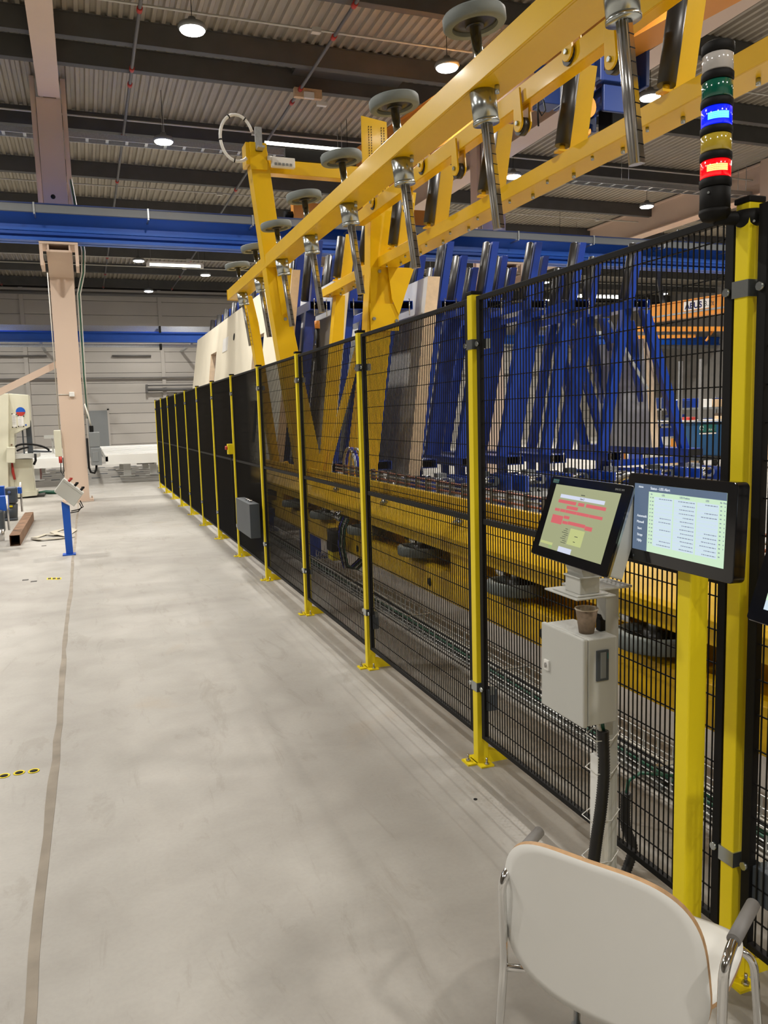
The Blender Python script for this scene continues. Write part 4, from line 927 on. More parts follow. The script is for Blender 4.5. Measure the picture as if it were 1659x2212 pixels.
# paper cup
pc = atZ(1267, 1366, .9055); pc = Vector((max(1.41, min(pc.x, 1.45)), pc.y, .9055)); pc.x = 1.415 if pc.x < 1.415 else pc.x
cup = thing('paper_cup', pc, 'brown paper coffee cup standing on the small grey cabinet', 'cup')
b = B(); b.lathe(pc, (0, 0, 1), [(0, .0), (.0235, 0), (.0345, .0755), (.0342, .0757)], 32, opencap=True); obj('cup_wall', b, 'cup', cup)
b = B(); b.lathe(pc, (0, 0, 1), [(.0346, .0735), (.0366, .0755), (.0362, .079), (.0335, .079), (.0315, .076), (.0215, .006), (0, .006)], 32, opencap=True); obj('rim', b, 'cupin', cup)
gx = atZ(1297, 1362, .905)
b = B(); b.box(gx.x - .008, gx.x + .01, gx.y - .012, gx.y + .012, .906, .94)
for k in range(5): b.box(gx.x - .008, gx.x + .004 - .002 * k, gx.y - .01, gx.y + .01, .94 + .004 * k, .943 + .004 * k)
put(obj('cable_gland', b, 'black'), 'small black ribbed plug beside the paper cup', 'plug')
# black monitor on yellow pole
fr2 = screen_frame((1.402, 1.643, 1.302), 1, 1, -90.5, 2.2); c2, r2_, u2, n2 = fr2
mo = thing('black_monitor', (1.42, 1.649, 1.18), 'black wide monitor with mint green table on the yellow pole', 'monitor')
b = B(); rrect(fr2, 0, 0, .405, .24, .014, -.036, 0, b, seg=6); obj('housing', b, 'black_gloss', mo, .002)
sw, sh = .342, .181; sy0 = .003
def q2(u0, v0, u1, v1): return (-sw / 2 + u0 * sw, sh / 2 + sy0 - v0 * sh, -sw / 2 + u1 * sw, sh / 2 + sy0 - v1 * sh)
s2 = obj('screen', flat(fr2, [(-sw / 2, -sh / 2 + sy0, sw / 2, sh / 2 + sy0)], .0004), E_mint, mo)
obj('side_bar', flat(fr2, [q2(0, 0, .175, 1), q2(.175, 0, 1, .105)], .0009), E_side, s2)
cols = ((.245, .455), (.47, .70), (.715, .93)); b = flat(fr2, [q2(a, .17 + .056 * k + .002, c_, .17 + .056 * (k + 1) - .002) for (a, c_) in cols for k in range(13)], .0009); obj('table_cells', b, E_pale, s2)
random.seed(3)
rows = [q2(a + (c_ - a) * random.uniform(.2, .45), .17 + .056 * k + .02, c_ - .01, .17 + .056 * k + .032) for ci, (a, c_) in enumerate(cols) for k in range(13) if ci == 1 or (ci == 0 and k in (0, 5, 6, 8, 11, 12)) or (ci == 2 and k in (0, 2, 3, 7, 8, 9, 10, 11, 12))]
# short dashes instead of bars
dd = []
for (x0, y0, x1, y1) in rows:
    x = x0
    while x < x1:
        l = random.choice((.003, .005, .008)); dd.append((x, y0, min(x + l, x1), y1)); x += l + .0022
dd += [q2(.195, .18 + .056 * k, .205, .195 + .056 * k) for k in range(13)] + [q2(.22, .18 + .056 * k, .235, .195 + .056 * k) for k in range(13)] + [q2(.945, .18 + .056 * k, .96, .195 + .056 * k) for k in range(13)] + [q2(.985, .18 + .056 * k, .992, .195 + .056 * k) for k in range(11)]
put(obj('table_text', flat(fr2, dd, .0012), E_gt, s2), kind='stuff')
for (tx, uu, vv, sz) in (('Status - LISS Alert', .195, .072, .0105), ('Automatik', .045, .50, .0095), ('Manuell', .045, .59, .0095), ('Start', .055, .69, .0095), ('Stopp', .055, .785, .0095), ('Hjälp', .055, .87, .0095), ('Admin', .05, .06, .0075)):
    p = c2 + r2_ * (-sw / 2 + uu * sw) + u2 * (sh / 2 + sy0 - vv * sh) + n2 * .0014; text_mesh(tx, sz, E_lt, s2, p, r2_, u2)
for (tx, uu, vv, sz) in (('LISS', .33, .15, .007), ('LISS Position', .53, .15, .007), ('LISS', .8, .15, .007), ('Nr', .20, .15, .006), ('Nr  Plats', .94, .15, .006)):
    p = c2 + r2_ * (-sw / 2 + uu * sw) + u2 * (sh / 2 + sy0 - vv * sh) + n2 * .0014; text_mesh(tx, sz, E_gt, s2, p, r2_, u2)
b = B(); b.lathe(c2 + r2_ * -.165 + u2 * (-.107), n2, [(.004, .0003), (.004, .0008), (0, .0008)], 10); obj('power_button', b, 'dgrey', mo)
yp = thing('yellow_pole', (1.475, 1.665, 0), 'thick yellow square pole carrying the black monitor', 'pole')
b = B(); b.box(1.446, 1.506, 1.637, 1.687, .01, 1.29); obj('tube', b, 'fence_yellow', yp, .004)
b = B(); b.box(1.42, 1.545, 1.60, 1.73, 0, .01); obj('foot_plate', b, 'fence_yellow', yp)
b = B(); b.box(1.438, 1.448, 1.61, 1.71, 1.22, 1.36); obj('mount_plate', b, 'black', yp)
st3 = thing('console_stand', (1.53, c3.y, 0), 'grey stand of the screen at the right picture edge, mostly out of view', 'stand')
b = B(); b.box(1.505, 1.555, c3.y - .025, c3.y + .025, .012, c3.z - .2); obj('column', b, 'cabinet', st3); b = B(); b.box(1.36, 1.56, c3.y - .06, c3.y + .06, c3.z - .2, c3.z - .19); b.box(1.38, 1.43, c3.y - .04, c3.y + .04, c3.z - .19, c3.z - .1); obj('head_plate', b, 'cabinet', st3)
b = B(); b.box(1.43, 1.57, c3.y - .09, c3.y + .09, 0, .012); obj('base_plate', b, 'cabinet', st3)
hx = atX(1600, 1118, 1.66)
b = B(); b.tube([hx + Vector((-.02, .06, -.02)), hx + Vector((-.02, .03, .0)), hx + Vector((0, -.0, -.01)), hx + Vector((0.005, -.03, -.04)), hx + Vector((0, -.045, -.09)), hx + Vector((0, -.04, -.14)), hx + Vector((-.01, -.02, -.2))], .008, 8); put(obj('white_cable', b, 'white'), 'white cable bend emerging behind the black monitor', 'cable')
# signal tower
X0, Y0 = 1.522, 1.662
def tz(y): return 2.466 - (y - 110) * .001106
tw = thing('signal_tower', (X0, Y0, 2.07), 'signal tower with white, green, lit blue, yellow and lit red tiers', 'signal light')
def ring(z0, z1, r): b = B(); b.lathe((X0, Y0, z0), (0, 0, 1), [(r - .003, 0), (r, .003), (r, z1 - z0 - .003), (r - .003, z1 - z0)], 32); return b
obj('top_cap', ring(tz(118), tz(95), .0385), 'black', tw)
def lensmat(name, col, e=0, ec=None): return mat(name, col, .12, emit=(ec or col) if e else None, estr=e, coat=1)
tiers = (('white_tier', 156, 118, lensmat('lens_white', (.50, .47, .44))), ('green_tier', 213, 175, lensmat('lens_green', (.0, .10, .06))), ('blue_tier', 272, 231, lensmat('lens_blue', (.0, .01, .5), .9, (.0, .01, 1))),
         ('yellow_tier', 327, 289, lensmat('lens_yellow', (.50, .36, .03))), ('red_tier', 383, 345, lensmat('lens_red', (.6, .0, .0), 1.0, (1, .0, .005))))
for nm, ya, yb, mt in tiers: 
    o = obj(nm, ring(tz(ya), tz(yb), .0365), mt, tw)
    if nm in ('blue_tier', 'red_tier'):
        b = B(); zc = tz(ya) + .014
        for k in range(4):
            for a in range(13):
                t1 = math.radians(198 + 6.2 * a); rr = .0372
                p = Vector((X0 + rr * math.cos(t1), Y0 + rr * math.sin(t1), zc + .0042 * k)); tn = Vector((-math.sin(t1), math.cos(t1), 0)); b.obox(p, tn, (0, 0, 1), (math.cos(t1), math.sin(t1), 0), .0018, .0016, .0004)
        obj('led_segment', b, em('led_' + nm, (.1, .85, 1) if nm[0] == 'b' else (1, .45, .12), 2.2), o)
for ya, yb in ((175, 156), (231, 213), (289, 272), (345, 327), (403, 383)): obj('collar', ring(tz(ya), tz(yb), .0385), 'black', tw)
obj('base_tube', ring(tz(452), tz(403), .0365), 'black', tw)
b = B(); b.lathe((X0, Y0, tz(478)), (0, 0, 1), [(.012, 0), (.03, .006), (.038, .02), (.038, .03)], 28); b.tube([(X0, Y0, tz(468)), (X0 + .05, Y0 - .02, tz(470)), (X0 + .075, Y0 - .035, tz(474))], .017, 12); b.lathe((X0 + .078, Y0 - .036, tz(497)), (.0, 0, 1), [(.02, 0), (.032, .012), (.034, .045)], 24); obj('bracket', b, 'black', tw)
for (dx, dy, y) in ((-.034, -.014, 418), (.06, -.068, 486)):
    b = B(); b.tube([(X0 + dx, Y0 + dy, tz(y)), (X0 + dx - .003, Y0 + dy - .004, tz(y))], .003, 8); obj('screw', b, 'zinc', tw)
# ================================================================ chair
O = Vector((.905, 1.24, 0)); FV = Vector((.861, .509, 0)); RV = Vector((.509, -.861, 0))
def ch(r, f, z): return O + RV * r + FV * f + Vector((0, 0, z))
def shell(fn, nu, nv, th, nrm):
    # superelliptic shell from a unit disc; material 0 faces, 1 edge
    b = B(); rings = []
    for side in (0, 1):
        for i in range(nu + 1):
            s_ = i / nu
            for k in range(nv):
                a = 2 * math.pi * k / nv; ca, sa = math.cos(a), math.sin(a); e = 2 / 3.2
                x = math.copysign(abs(ca) ** e, ca) * s_; y = math.copysign(abs(sa) ** e, sa) * s_
                p = fn(x, y) + nrm(x, y) * (th * (side - .5)); b.v.append(tuple(p))
    o = (nu + 1) * nv
    for side in (0, 1):
        for i in range(nu):
            for k in range(nv):
                a = side * o + i * nv + k; c_ = side * o + i * nv + (k + 1) % nv
                q = (a, c_, c_ + nv, a + nv); b.face(q if side else q[::-1], 0, True)
    for k in range(nv):
        a = nu * nv + k; c_ = nu * nv + (k + 1) % nv; b.face((a, c_, c_ + o, a + o), 1)
    return b
chair = thing('armchair', (1.05, 1.36, 0), 'white shell chair with chrome legs and grey armrests at lower right', 'chair')
def backf(x, y):
    z = .580 + .177 * y; wid = .211 * (1 - .06 * y); return ch(-.004 + x * wid, -.048 - (z - .43) * .12 + .035 * x * x, z)
b = shell(backf, 10, 72, .010, lambda x, y: FV * .97 + Vector((0, 0, .2)))
obj('backrest', b, ['chairwhite', 'ply'], chair)
def seatf(x, y):
    f = .165 + .195 * y; return ch(x * (.20 - .01 * y), f, .452 + .012 * x * x - .03 * max(0, y) ** 3 + .01 * max(0, -y) ** 2)
b = shell(seatf, 10, 72, .010, lambda x, y: Vector((0, 0, 1)))
obj('seat', b, ['chairwhite', 'ply'], chair)
def smooth(pts, n=8):
    P = [Vector(p) for p in pts]; Q = [P[0]]
    for i in range(1, len(P) - 1):
        a = P[i].lerp(P[i - 1], min(.5, .035 / (P[i] - P[i - 1]).length)); c_ = P[i].lerp(P[i + 1], min(.5, .035 / (P[i] - P[i + 1]).length))
        for k in range(n + 1): t_ = k / n; Q.append(a * (1 - t_) ** 2 + P[i] * 2 * t_ * (1 - t_) + c_ * t_ ** 2)
    Q.append(P[-1]); return Q
for s in (-1, 1):
    ga = .240 if s > 0 else .203
    b = B(); b.tube(smooth([ch(s * .245, -.05, .012), ch(s * .225, -.02, .42), ch(s * ga, -.065, .635), ch(s * ga, .0, .655), ch(s * ga, .05, .660)]), .0092, 14); rl_ = obj('leg', b, 'chrome', chair)
    b = B(); b.tube([ch(s * ga, -.01, .654), ch(s * (ga + .003), .105, .664)], .0125, 16); obj('arm_pad', b, 'armgrey', chair)
    b = B(); b.tube(smooth([ch(s * .225, .335, .012), ch(s * .20, .30, .425), ch(s * .14, .29, .436)]), .009, 12); obj('leg', b, 'chrome', chair)
    b = B(); b.tube([ch(s * .225, -.02, .40), ch(s * .18, .0, .405), ch(s * .13, .02, .43)], .008, 10); obj('seat_bracket', b, 'chrome', chair)
    b = B(); b.obox(ch(s * .165, -.0, .425), RV, FV, (0, 0, 1), .022, .02, .010); obj('wood_block', b, 'ply', chair, .004)
    for (r, f) in ((s * .245, -.05), (s * .225, .335)):
        b = B(); b.tube([ch(r, f, 0), ch(r, f, .03)], .0145, 12); obj('foot_cap', b, 'grey', chair)
b = B(); b.tube([ch(-.15, .30, .436), ch(.15, .30, .436)], .009, 10); b.tube([ch(-.13, .02, .43), ch(-.13, .3, .437)], .008, 8); b.tube([ch(.13, .02, .43), ch(.13, .3, .437)], .008, 8); obj('seat_frame', b, 'chrome', chair)
# ================================================================ aisle left side
cn = thing('control_pedestal', (-.30, 10.47, 0), 'blue pedestal with slanted grey three-knob control box by the aisle', 'control pedestal')
b = B(); b.box(-.375, -.225, 10.39, 10.55, 0, .012); obj('foot_plate', b, 'crane_blue', cn)
b = B(); b.hexa([(-.335, 10.44, .012), (-.255, 10.44, .012), (-.255, 10.52, .012), (-.335, 10.52, .012), (-.345, 10.44, .66), (-.255, 10.44, .60), (-.255, 10.52, .60), (-.345, 10.52, .66)]); obj('post', b, 'crane_blue', cn, .003)
A_, Bc, Cc, Dc = (-.315, .925), (-.10, .735), (-.205, .60), (-.415, .795)
b = B(); b.prism([A_, Bc, Cc, Dc], 10.36, 10.60); bx = obj('box', b, 'cabinet', cn, .006)
b = B(); nn = Vector((.66, 0, .75)); b.prism([(A_[0] + .02, A_[1] + .022), (Bc[0] + .02, Bc[1] + .022), Bc, A_], 10.355, 10.605); obj('lid', b, 'cabinet', cn, .004)
for k, m_ in enumerate(('red', 'black', 'black')):
    p = Vector((A_[0] + .05 + .065 * k + .02, 10.46, A_[1] - .045 - .058 * k + .022)); b = B(); b.tube([p, p + nn * .045], .016, 12); b.box(p.x + nn.x * .045 - .018, p.x + nn.x * .045 + .018, 10.452, 10.468, p.z + nn.z * .045 - .01, p.z + nn.z * .045 + .012); obj('knob', b, m_, cn)
    b = B(); b.obox(p + Vector((-.018, -.045, .012)), (.75, 0, -.66), (0, 1, 0), nn, .02, .012, .003); obj('legend_plate', b, 'black', cn)
b = B(); b.tube([(-.14, 10.45, .63), (-.12, 10.45, .58), (-.16, 10.44, .53), (-.25, 10.44, .52)], .007, 6); b.tube([(-.13, 10.48, .66), (-.10, 10.47, .58), (-.16, 10.46, .55), (-.24, 10.45, .54)], .007, 6); obj('lead', b, 'black', cn)
t = thing('steel_tube', (-1.0, 13, 0), 'rusty square steel tube lying open end toward the camera', 'steel tube')
b = B(); Yn, Yf = 11.63, 14.6; x0, x1, z1 = -1.06, -.93, .145; w = .006
b.box(x0, x1, Yn, Yf, .002, .002 + w); b.box(x0, x1, Yn, Yf, z1 - w, z1); b.box(x0, x0 + w, Yn, Yf, .002 + w, z1 - w); b.box(x1 - w, x1, Yn, Yf, .002 + w, z1 - w); obj('tube_wall', b, 'rust', t)
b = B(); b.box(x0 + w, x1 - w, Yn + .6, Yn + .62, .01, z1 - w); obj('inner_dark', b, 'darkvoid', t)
# webbing sling
pts = [(-.80, 12.25), (-.66, 12.5), (-.52, 12.33), (-.36, 12.35), (-.28, 12.75), (-.36, 13.0), (-.5, 12.95), (-.56, 12.7), (-.45, 12.3), (-.3, 12.05), (-.5, 11.95), (-.7, 11.92), (-.79, 12.15)]
b = B(); n0 = len(pts)
for i, (x, y) in enumerate(pts):
    p0 = Vector(pts[max(i - 1, 0)]); p1 = Vector(pts[min(i + 1, n0 - 1)]); d = (p1 - p0).normalized(); nr = Vector((-d.y, d.x)) * .05; z = .004 + .010 * (i % 3)
    b.v += [(x - nr.x, y - nr.y, z), (x + nr.x, y + nr.y, z), (x + nr.x, y + nr.y, z + .006), (x - nr.x, y - nr.y, z + .006)]
for i in range(n0 - 1):
    for q in range(4): b.face((4 * i + q, 4 * i + (q + 1) % 4, 4 * i + 4 + (q + 1) % 4, 4 * i + 4 + q))
put(obj('webbing_sling', b, 'strap'), 'pale webbing lifting sling lying on the floor behind the pedestal', 'sling')
# floor inserts
fl = bpy.data.objects['floor']
for (x, y) in ((-.463, 3.905), (-.40, 3.912), (-.337, 3.905)):
    b = B(); b.lathe((x, y, .0012), (0, 0, 1), [(.018, 0), (.026, .0), (.024, .002), (.018, .001), (.018, 0)], 20); o = obj('floor_socket', b, 'fence_yellow', fl)
    b = B(); b.lathe((x, y, .0014), (0, 0, 1), [(.0185, 0), (0, .0004)], 20); obj('socket_hole', b, 'darkvoid', fl)
for px in (108, 118, 128): p = atZ(px, 1250, 0); b = B(); b.box(p.x - .03, p.x + .02, p.y - .05, p.y + .05, .0005, .002); obj('floor_socket', b, 'fence_yellow', fl); b = B(); b.box(p.x - .02, p.x + .01, p.y - .035, p.y + .035, .002, .0026); obj('socket_hole', b, 'darkvoid', fl)
for (px, py) in ((55, 1253), (73, 1256), (95, 1179)): p = atZ(px, py, 0); b = B(); b.box(p.x - .03, p.x + .03, p.y - .03, p.y + .03, .0005, .0015); obj('floor_patch', b, 'groove', fl)
for i in range(4):
    for j in range(9):
        x = -1.6 + .55 * j + .25 * (i % 2); y = 24.8 + 1.9 * i
        b = B(); b.box(x, x + .24, y, y + .4, .0005, .003); obj('floor_inlet', b, 'dgrey', fl)
p1 = atZ(1027, 1727, 0); b = B(); b.lathe(p1, (0, 0, 1), [(.0, 0), (.008, 0), (.008, .003), (0, .003)], 10); obj('floor_plug', b, 'darkvoid', fl)
# gear motor frame at the left picture edge
gm = thing('motor_unit', (-1.3, 12.0, 0), 'blue frame with dark grey gear motors and steel rods at left edge', 'machine')
def pbx(x0, y0, x1, y1, Y, d):
    a = atY(x0, y0, Y); c_ = atY(x1, y1, Y); b = B(); b.box(a.x, c_.x, Y, Y + d, c_.z, a.z); return b
obj('rail', pbx(-120, 1057, 10, 1072, 12.2, .12), 'crane_blue', gm, .004)
obj('rail', pbx(-120, 1079, 19, 1103, 11.4, .12), 'crane_blue', gm, .004)
o = obj('gear_housing', pbx(10, 1054, 37, 1087, 12.0, .2), 'dgrey', gm, .02)
a = atY(24, 1088, 12.1); c_ = atY(24, 1124, 12.1); b = B(); b.tube([a, c_], .085, 18); b.tube([c_ + Vector((0, 0, .035)), c_], .09, 18); m_o = obj('motor', b, 'dgrey', gm)
a = atY(22, 1094, 12.0); b = B(); b.box(a.x - .03, a.x + .03, 12.0, 12.02, a.z - .012, a.z + .012); obj('rating_plate', b, 'fence_yellow', m_o)
a = atY(20, 1063, 11.99); b = B(); b.tube([a, a + Vector((0, -.02, 0))], .02, 10); obj('plug_screw', b, 'zinc', o)
obj('rod_bracket', pbx(37, 1053, 47, 1066, 12.05, .12), 'crane_blue', gm, .004)
for (x0, y0, x1, y1, Y) in ((44, 1042, 48, 1105, 12.1), (14, 1070, 20, 1145, 11.35)):
    b = B(); b.tube([atY(x0, y0, Y), atY(x1, y1, Y)], .014, 10); obj('guide_rod', b, 'steel', gm)
obj('lower_motor', pbx(-20, 1104, 10, 1152, 11.3, .2), 'dgrey', gm, .03)
a = atY(2, 1143, 11.2); c_ = atY(3, 1168, 11.2); b = B(); b.tube([a, c_], .04, 14); obj('air_cylinder', b, 'steel', gm)
b = B(); b.box(-1.75, -1.65, 11.4, 12.3, 0, .7); b.box(-1.35, -1.24, 11.25, 11.35, 0, .25); obj('leg', b, 'black', gm)
# bandsaw
bs = thing('bandsaw', (-1.5, 19.6, 0), 'cream coloured bandsaw standing left of the beige column', 'machine')
Yb = 19.2
def P(x, y, Y=Yb): p = atY(x, y, Y); return (p.x, p.z)
b = B(); b.prism([P(18, 850), P(61, 853), P(64, 905), P(64, 922), P(31, 938), P(31, 1078), P(18, 1078)], Yb, Yb + .6); obj('frame', b, 'machine_cream', bs, .01)
b = B(); b.prism([P(-60, 850, 19.05), P(18, 850, 19.05), P(18, 1080, 19.05), P(-60, 1080, 19.05)], 19.05, 19.85); obj('cover', b, 'machine_cream', bs, .01)
b = B(); b.prism([P(31, 992), P(68, 992), P(75, 1062), P(31, 1068)], Yb + .02, Yb + .55); obj('base', b, 'machine_cream', bs, .006)
b = B(); b.prism([P(28, 1063), P(80, 1060), P(80, 1070), P(28, 1076)], Yb - .02, Yb + .65); obj('plinth', b, 'machine_cream', bs)
b = B(); b.box(-1.6, -.98, 19.3, 19.9, 0, .05); obj('skid', b, 'groove', bs)
b = B(); b.prism([P(33, 981), P(85, 979), P(85, 987), P(33, 991)], Yb - .2, Yb + .5); tb = obj('table', b, 'cabinet', bs, .004)
b = B(); b.prism([P(60, 972), P(112, 974), P(112, 977), P(60, 977)], Yb - .1, Yb); obj('fence_rail', b, 'dgrey', tb)
a1 = P(46, 930); b = B(); b.box(a1[0], a1[0] + .03, Yb + .1, Yb + .14, .95, a1[1] + .1); b.box(a1[0] + .08, a1[0] + .19, Yb + .2, Yb + .3, .95, 1.7); obj('blade_guide', b, 'dgrey', bs)
pts = [atY(34 + 36 * (1 - math.cos(a)), 966 - 10 * math.sin(a) + 4 * (1 - math.cos(a)), Yb - .15) for a in [math.pi * k / 12 for k in range(13)]]
b = B(); b.tube(pts, .022, 8); b.tube([atY(36, 974, Yb - .2), atY(50, 968, Yb - .2), atY(62, 966, Yb - .2)], .02, 8); b.tube([atY(76, 980, Yb - .2), atY(77, 995, Yb - .2), atY(73, 1004, Yb - .2)], .025, 8); obj('hose', b, 'black', bs)
b = B(); q_ = atY(26, 1000, Yb - .03); b.tube([q_, atY(28, 1020, Yb - .05), atY(32, 1036, Yb - .04)], [.02, .03, .025], 8); obj('brake_handle', b, 'red', bs)
def disc(px, py, Y, r, mt, par, nm, d=.004, half=0):
    c_ = atY(px, py, Y); b = B()
    pts = [(c_.x + r * math.cos(a), c_.z + r * math.sin(a)) for a in ([math.pi * k / 12 + (math.pi if half < 0 else 0) for k in range(13)] if half else [2 * math.pi * k / 24 for k in range(24)])]
    b.prism(pts, Y - d, Y); return obj(nm, b, mt, par)
disc(44.5, 889, Yb - .001, .095, 'crane_blue', bs, 'badge'); disc(44.5, 890, Yb - .006, .088, 'red', bs, 'badge_half', half=-1)
for (x0, y0, x1, y1) in ((25, 894, 36, 923), (38, 898, 52, 921)):
    sh_ = obj('paper_sheet', pbx(x0, y0, x1, y1, Yb - .006, .004), 'white', bs)
    for (cx_, cy_) in ((x0 + 1, y0), (x1 - 1, y0 + 1), (x0 + 2, y1), (x1 - 1, y1)): disc(cx_, cy_, Yb - .007, .012, 'black', bs, 'magnet')
    b = B()
    for k in range(6): a = atY(x0 + 2, y0 + 5 + 3.4 * k, Yb - .007); b.box(a.x, a.x + .06, Yb - .0075, Yb - .0062, a.z, a.z + .006)
    obj('text_rows', b, 'grey', sh_)
disc(56, 918, Yb - .001, .018, 'crane_blue', bs, 'badge'); disc(25, 961, Yb - .001, .02, 'rust', bs, 'badge')
b = B(); b.prism([P(14, 966, 18.9), P(32, 966, 18.9), P(32, 1000, 18.9), P(14, 1000, 18.9)], 18.9, 19.05); obj('switch_box', b, 'machine_cream', bs, .01)
p_ = atZ(83, 1070, 0)
b = B(); b.tube([p_ + Vector((0, 0, .04)), p_ + Vector((.15, .2, .05)), p_ + Vector((.38, .1, .04))], .045, 10); put(obj('green_strap_heap', b, 'green'), 'green strap heap on the floor between bandsaw and column', 'strap')
b = B(); b.lathe(atZ(77, 1038, 0) + Vector((0, .6, 0)), (0, 0, 1), [(.0, 0), (.13, .0), (.16, .15), (.14, .33), (.05, .4), (0, .4)], 14); put(obj('plastic_sack', b, mat('pink_sack', (.5, .26, .24), .5)), 'pinkish plastic sack beside the bandsaw base', 'sack')
# white slatted tables far back
def lath_table(x0, x1, y0, y1, zt, label, n):
    t = thing('slatted_table', ((x0 + x1) / 2, y0, 0), label, 'table')
    for k in range(n):
        y = y0 + .06 + (y1 - y0 - .06) * k / n; b = B(); b.box(x0, x1, y, y + (y1 - y0) / n * .72, zt - .03, zt); obj('slat', b, 'white', t)
    b = B(); b.box(x0, x1, y0, y0 + .06, zt - .24, zt + .01); obj('front_apron', b, 'white', t)
    b = B(); b.box(x0, x0 + .06, y0, y1, zt - .16, zt - .03); b.box(x1 - .06, x1, y0, y1, zt - .16, zt - .03); obj('side_beam', b, 'cabinet', t)
    for x in ((x0 + .55, x0 + 1.3, x1 - .5) if x1 - x0 > 2 else (x0 + .35, x1 - .35)):
        for y in (y0 + 3, y0 + 6.5):
            b = B(); b.box(x, x + .2, y, y + .2, .02, zt - .24); b.box(x - .12, x + .32, y - .1, y + .3, 0, .02); obj('leg', b, 'white', t)
    b = B(); b.tube([(x0 + .9, y0 + 2.5, .42), (x0 + 1.4, y0 + 2.5, .42)], .06, 10); b.box(x0 + .8, x0 + 1.5, y0 + 2.42, y0 + 2.6, .46, .52); obj('drive_unit', b, 'steel', t)
    return t
lath_table(.42, 4.6, 22, 31, .76, 'long white slatted assembly table in the distance right of column', 9)
lath_table(-1.9, -.1, 22, 31, .74, 'white slatted table in the distance behind the beige column base', 9)
b = B(); b.box(-1.2, -.65, 26, 26.4, 1.18, 1.28); b.box(-1.0, -.96, 26.1, 26.2, .74, 1.18); put(obj('work_lamp', b, 'cabinet'), 'small white box on a stem above the far left table', 'box')
# ================================================================ right background
g1, g2 = atZ(1440, 690, 4.6), atZ(1572, 672, 4.6); dg_ = (g2 - g1).normalized()
oc = thing('bridge_crane', g2, 'distant orange crane with blue and white lettering at right', 'crane')
def along(s, z): p = g1 + dg_ * s; return Vector((p.x, p.y, z))
b = B(); L_ = (g2 - g1).length; mid0, mid1 = -.6, L_ + 6
b.bar(along(mid0, 4.85), along(mid1, 4.85), .25, .5); obj('girder', b, 'orange', oc)
b = B(); b.bar(along(mid0, 4.58), along(mid1, 4.58), .34, .04); b.bar(along(mid0, 5.12), along(mid1, 5.12), .34, .04); obj('flange', b, 'orange', oc)
nrm = Vector((dg_.y, -dg_.x, 0));
if nrm.dot(CAM - g1) < 0: nrm = -nrm
b = B(); b.bar(along(mid0, 4.72) + nrm * .13, along(mid1, 4.72) + nrm * .13, .012, .06); obj('busbar', b, 'galv', oc)
def on_girder(px, z):
    d = ray(px, 650); d2 = Vector((d.x, d.y)); a2 = Vector((g1.x, g1.y)) + Vector((nrm.x, nrm.y)) * .13
    # intersect in plan
    det = d2.x * -dg_.y + d2.y * dg_.x; s_ = (d2.x * a2.y - d2.y * a2.x) / (d2.y * dg_.x - d2.x * dg_.y)
    return s_
sA, sB, sC = on_girder(1480, 5), on_girder(1514, 5), on_girder(1530, 5)
b = B(); m_ = along((sA + sC) / 2, 4.93) + nrm * .13; b.obox(m_, dg_, nrm, (0, 0, 1), abs(sC - sA) / 2 + .05, .004, .15); sg = obj('sign_plate', b, 'white', oc)
hz = .22; txm = mat('sign_blue', (.01, .012, .12), .5)
text_mesh('ABUS', .27, txm, sg, along(sA, 4.83) + nrm * .137, dg_, (0, 0, 1), bold=.008); text_mesh('3.2t', .24, 'dgrey', sg, along(sB + .12, 4.84) + nrm * .137, dg_, (0, 0, 1))
a1, a2 = atZ(1400, 712, 4.0), atZ(1566, 712, 4.0)
jb = thing('jib_crane', (a1.x, a1.y, 0), 'yellow jib arm below the distant orange crane', 'crane')
b = B(); b.bar(a1 + Vector((-1, 0, 0)), Vector((a2.x, a1.y + (a2.y - a1.y), 4.02)), .12, .14); b.bar(a1 + Vector((-1, 0, -.25)), a1.lerp(a2, .6) + Vector((0, 0, -.2)), .1, .1); b.bar(a1.lerp(a2, .75) + Vector((0, 0, -.35)), a1.lerp(a2, .85), .05, .05); obj('arm', b, 'orange', jb)
b = B(); b.tube([(a1.x - .9, a1.y, 0), (a1.x - .9, a1.y, 4.2)], .12, 14); obj('mast', b, 'orange', jb)
for (px, x2, yt, lab) in ((1470, 1475, 780, 'grey perforated upright left of the blue waste bin'), (1515, 1521, 775, 'grey perforated upright behind the blue waste bin')):
    a = atY(px, yt, 18.6); b = B(); b.box(a.x, a.x + .09, 18.6, 18.69, 0, a.z); put(obj('steel_upright', b, 'galv'), lab, 'upright')
Yq = 16.9
wb = thing('waste_bin', (atY(1530, 990, Yq).x, Yq + .3, 0), 'blue wheeled waste bin with green label seen through the mesh', 'waste bin')
p0, p1_, p2, p3 = atY(1498, 914, Yq), atY(1566, 914, Yq), atY(1560, 985, Yq), atY(1505, 983, Yq)
b = B(); b.prism([(p0.x, p0.z), (p1_.x, p1_.z), (p2.x, p2.z), (p3.x, p3.z)], Yq, Yq + .75); obj('body', b, 'bin', wb, .01)
b = B(); b.box(p0.x - .03, p1_.x + .03, Yq - .03, Yq + .78, p0.z - .02, p0.z + .015); obj('rim', b, 'bin', wb)
lbb = obj('label', pbx(1511, 917, 1547, 934, Yq - .006, .005), 'binlabel', wb)
obj('label_stripe', pbx(1511, 934, 1547, 937, Yq - .006, .005), 'white', wb)
c_ = atY(1515.5, 925, Yq - .008); b = B(); b.tube([c_ + Vector((.06 * math.cos(2 * math.pi * k / 20), 0, .06 * math.sin(2 * math.pi * k / 20))) for k in range(19)], .01, 6); obj('recycling_ring', b, 'white', lbb)
tp = atY(1531, 930, Yq - .008); text_mesh('PLAST', .07, 'white', lbb, tp, (1, 0, 0), (0, 0, 1))
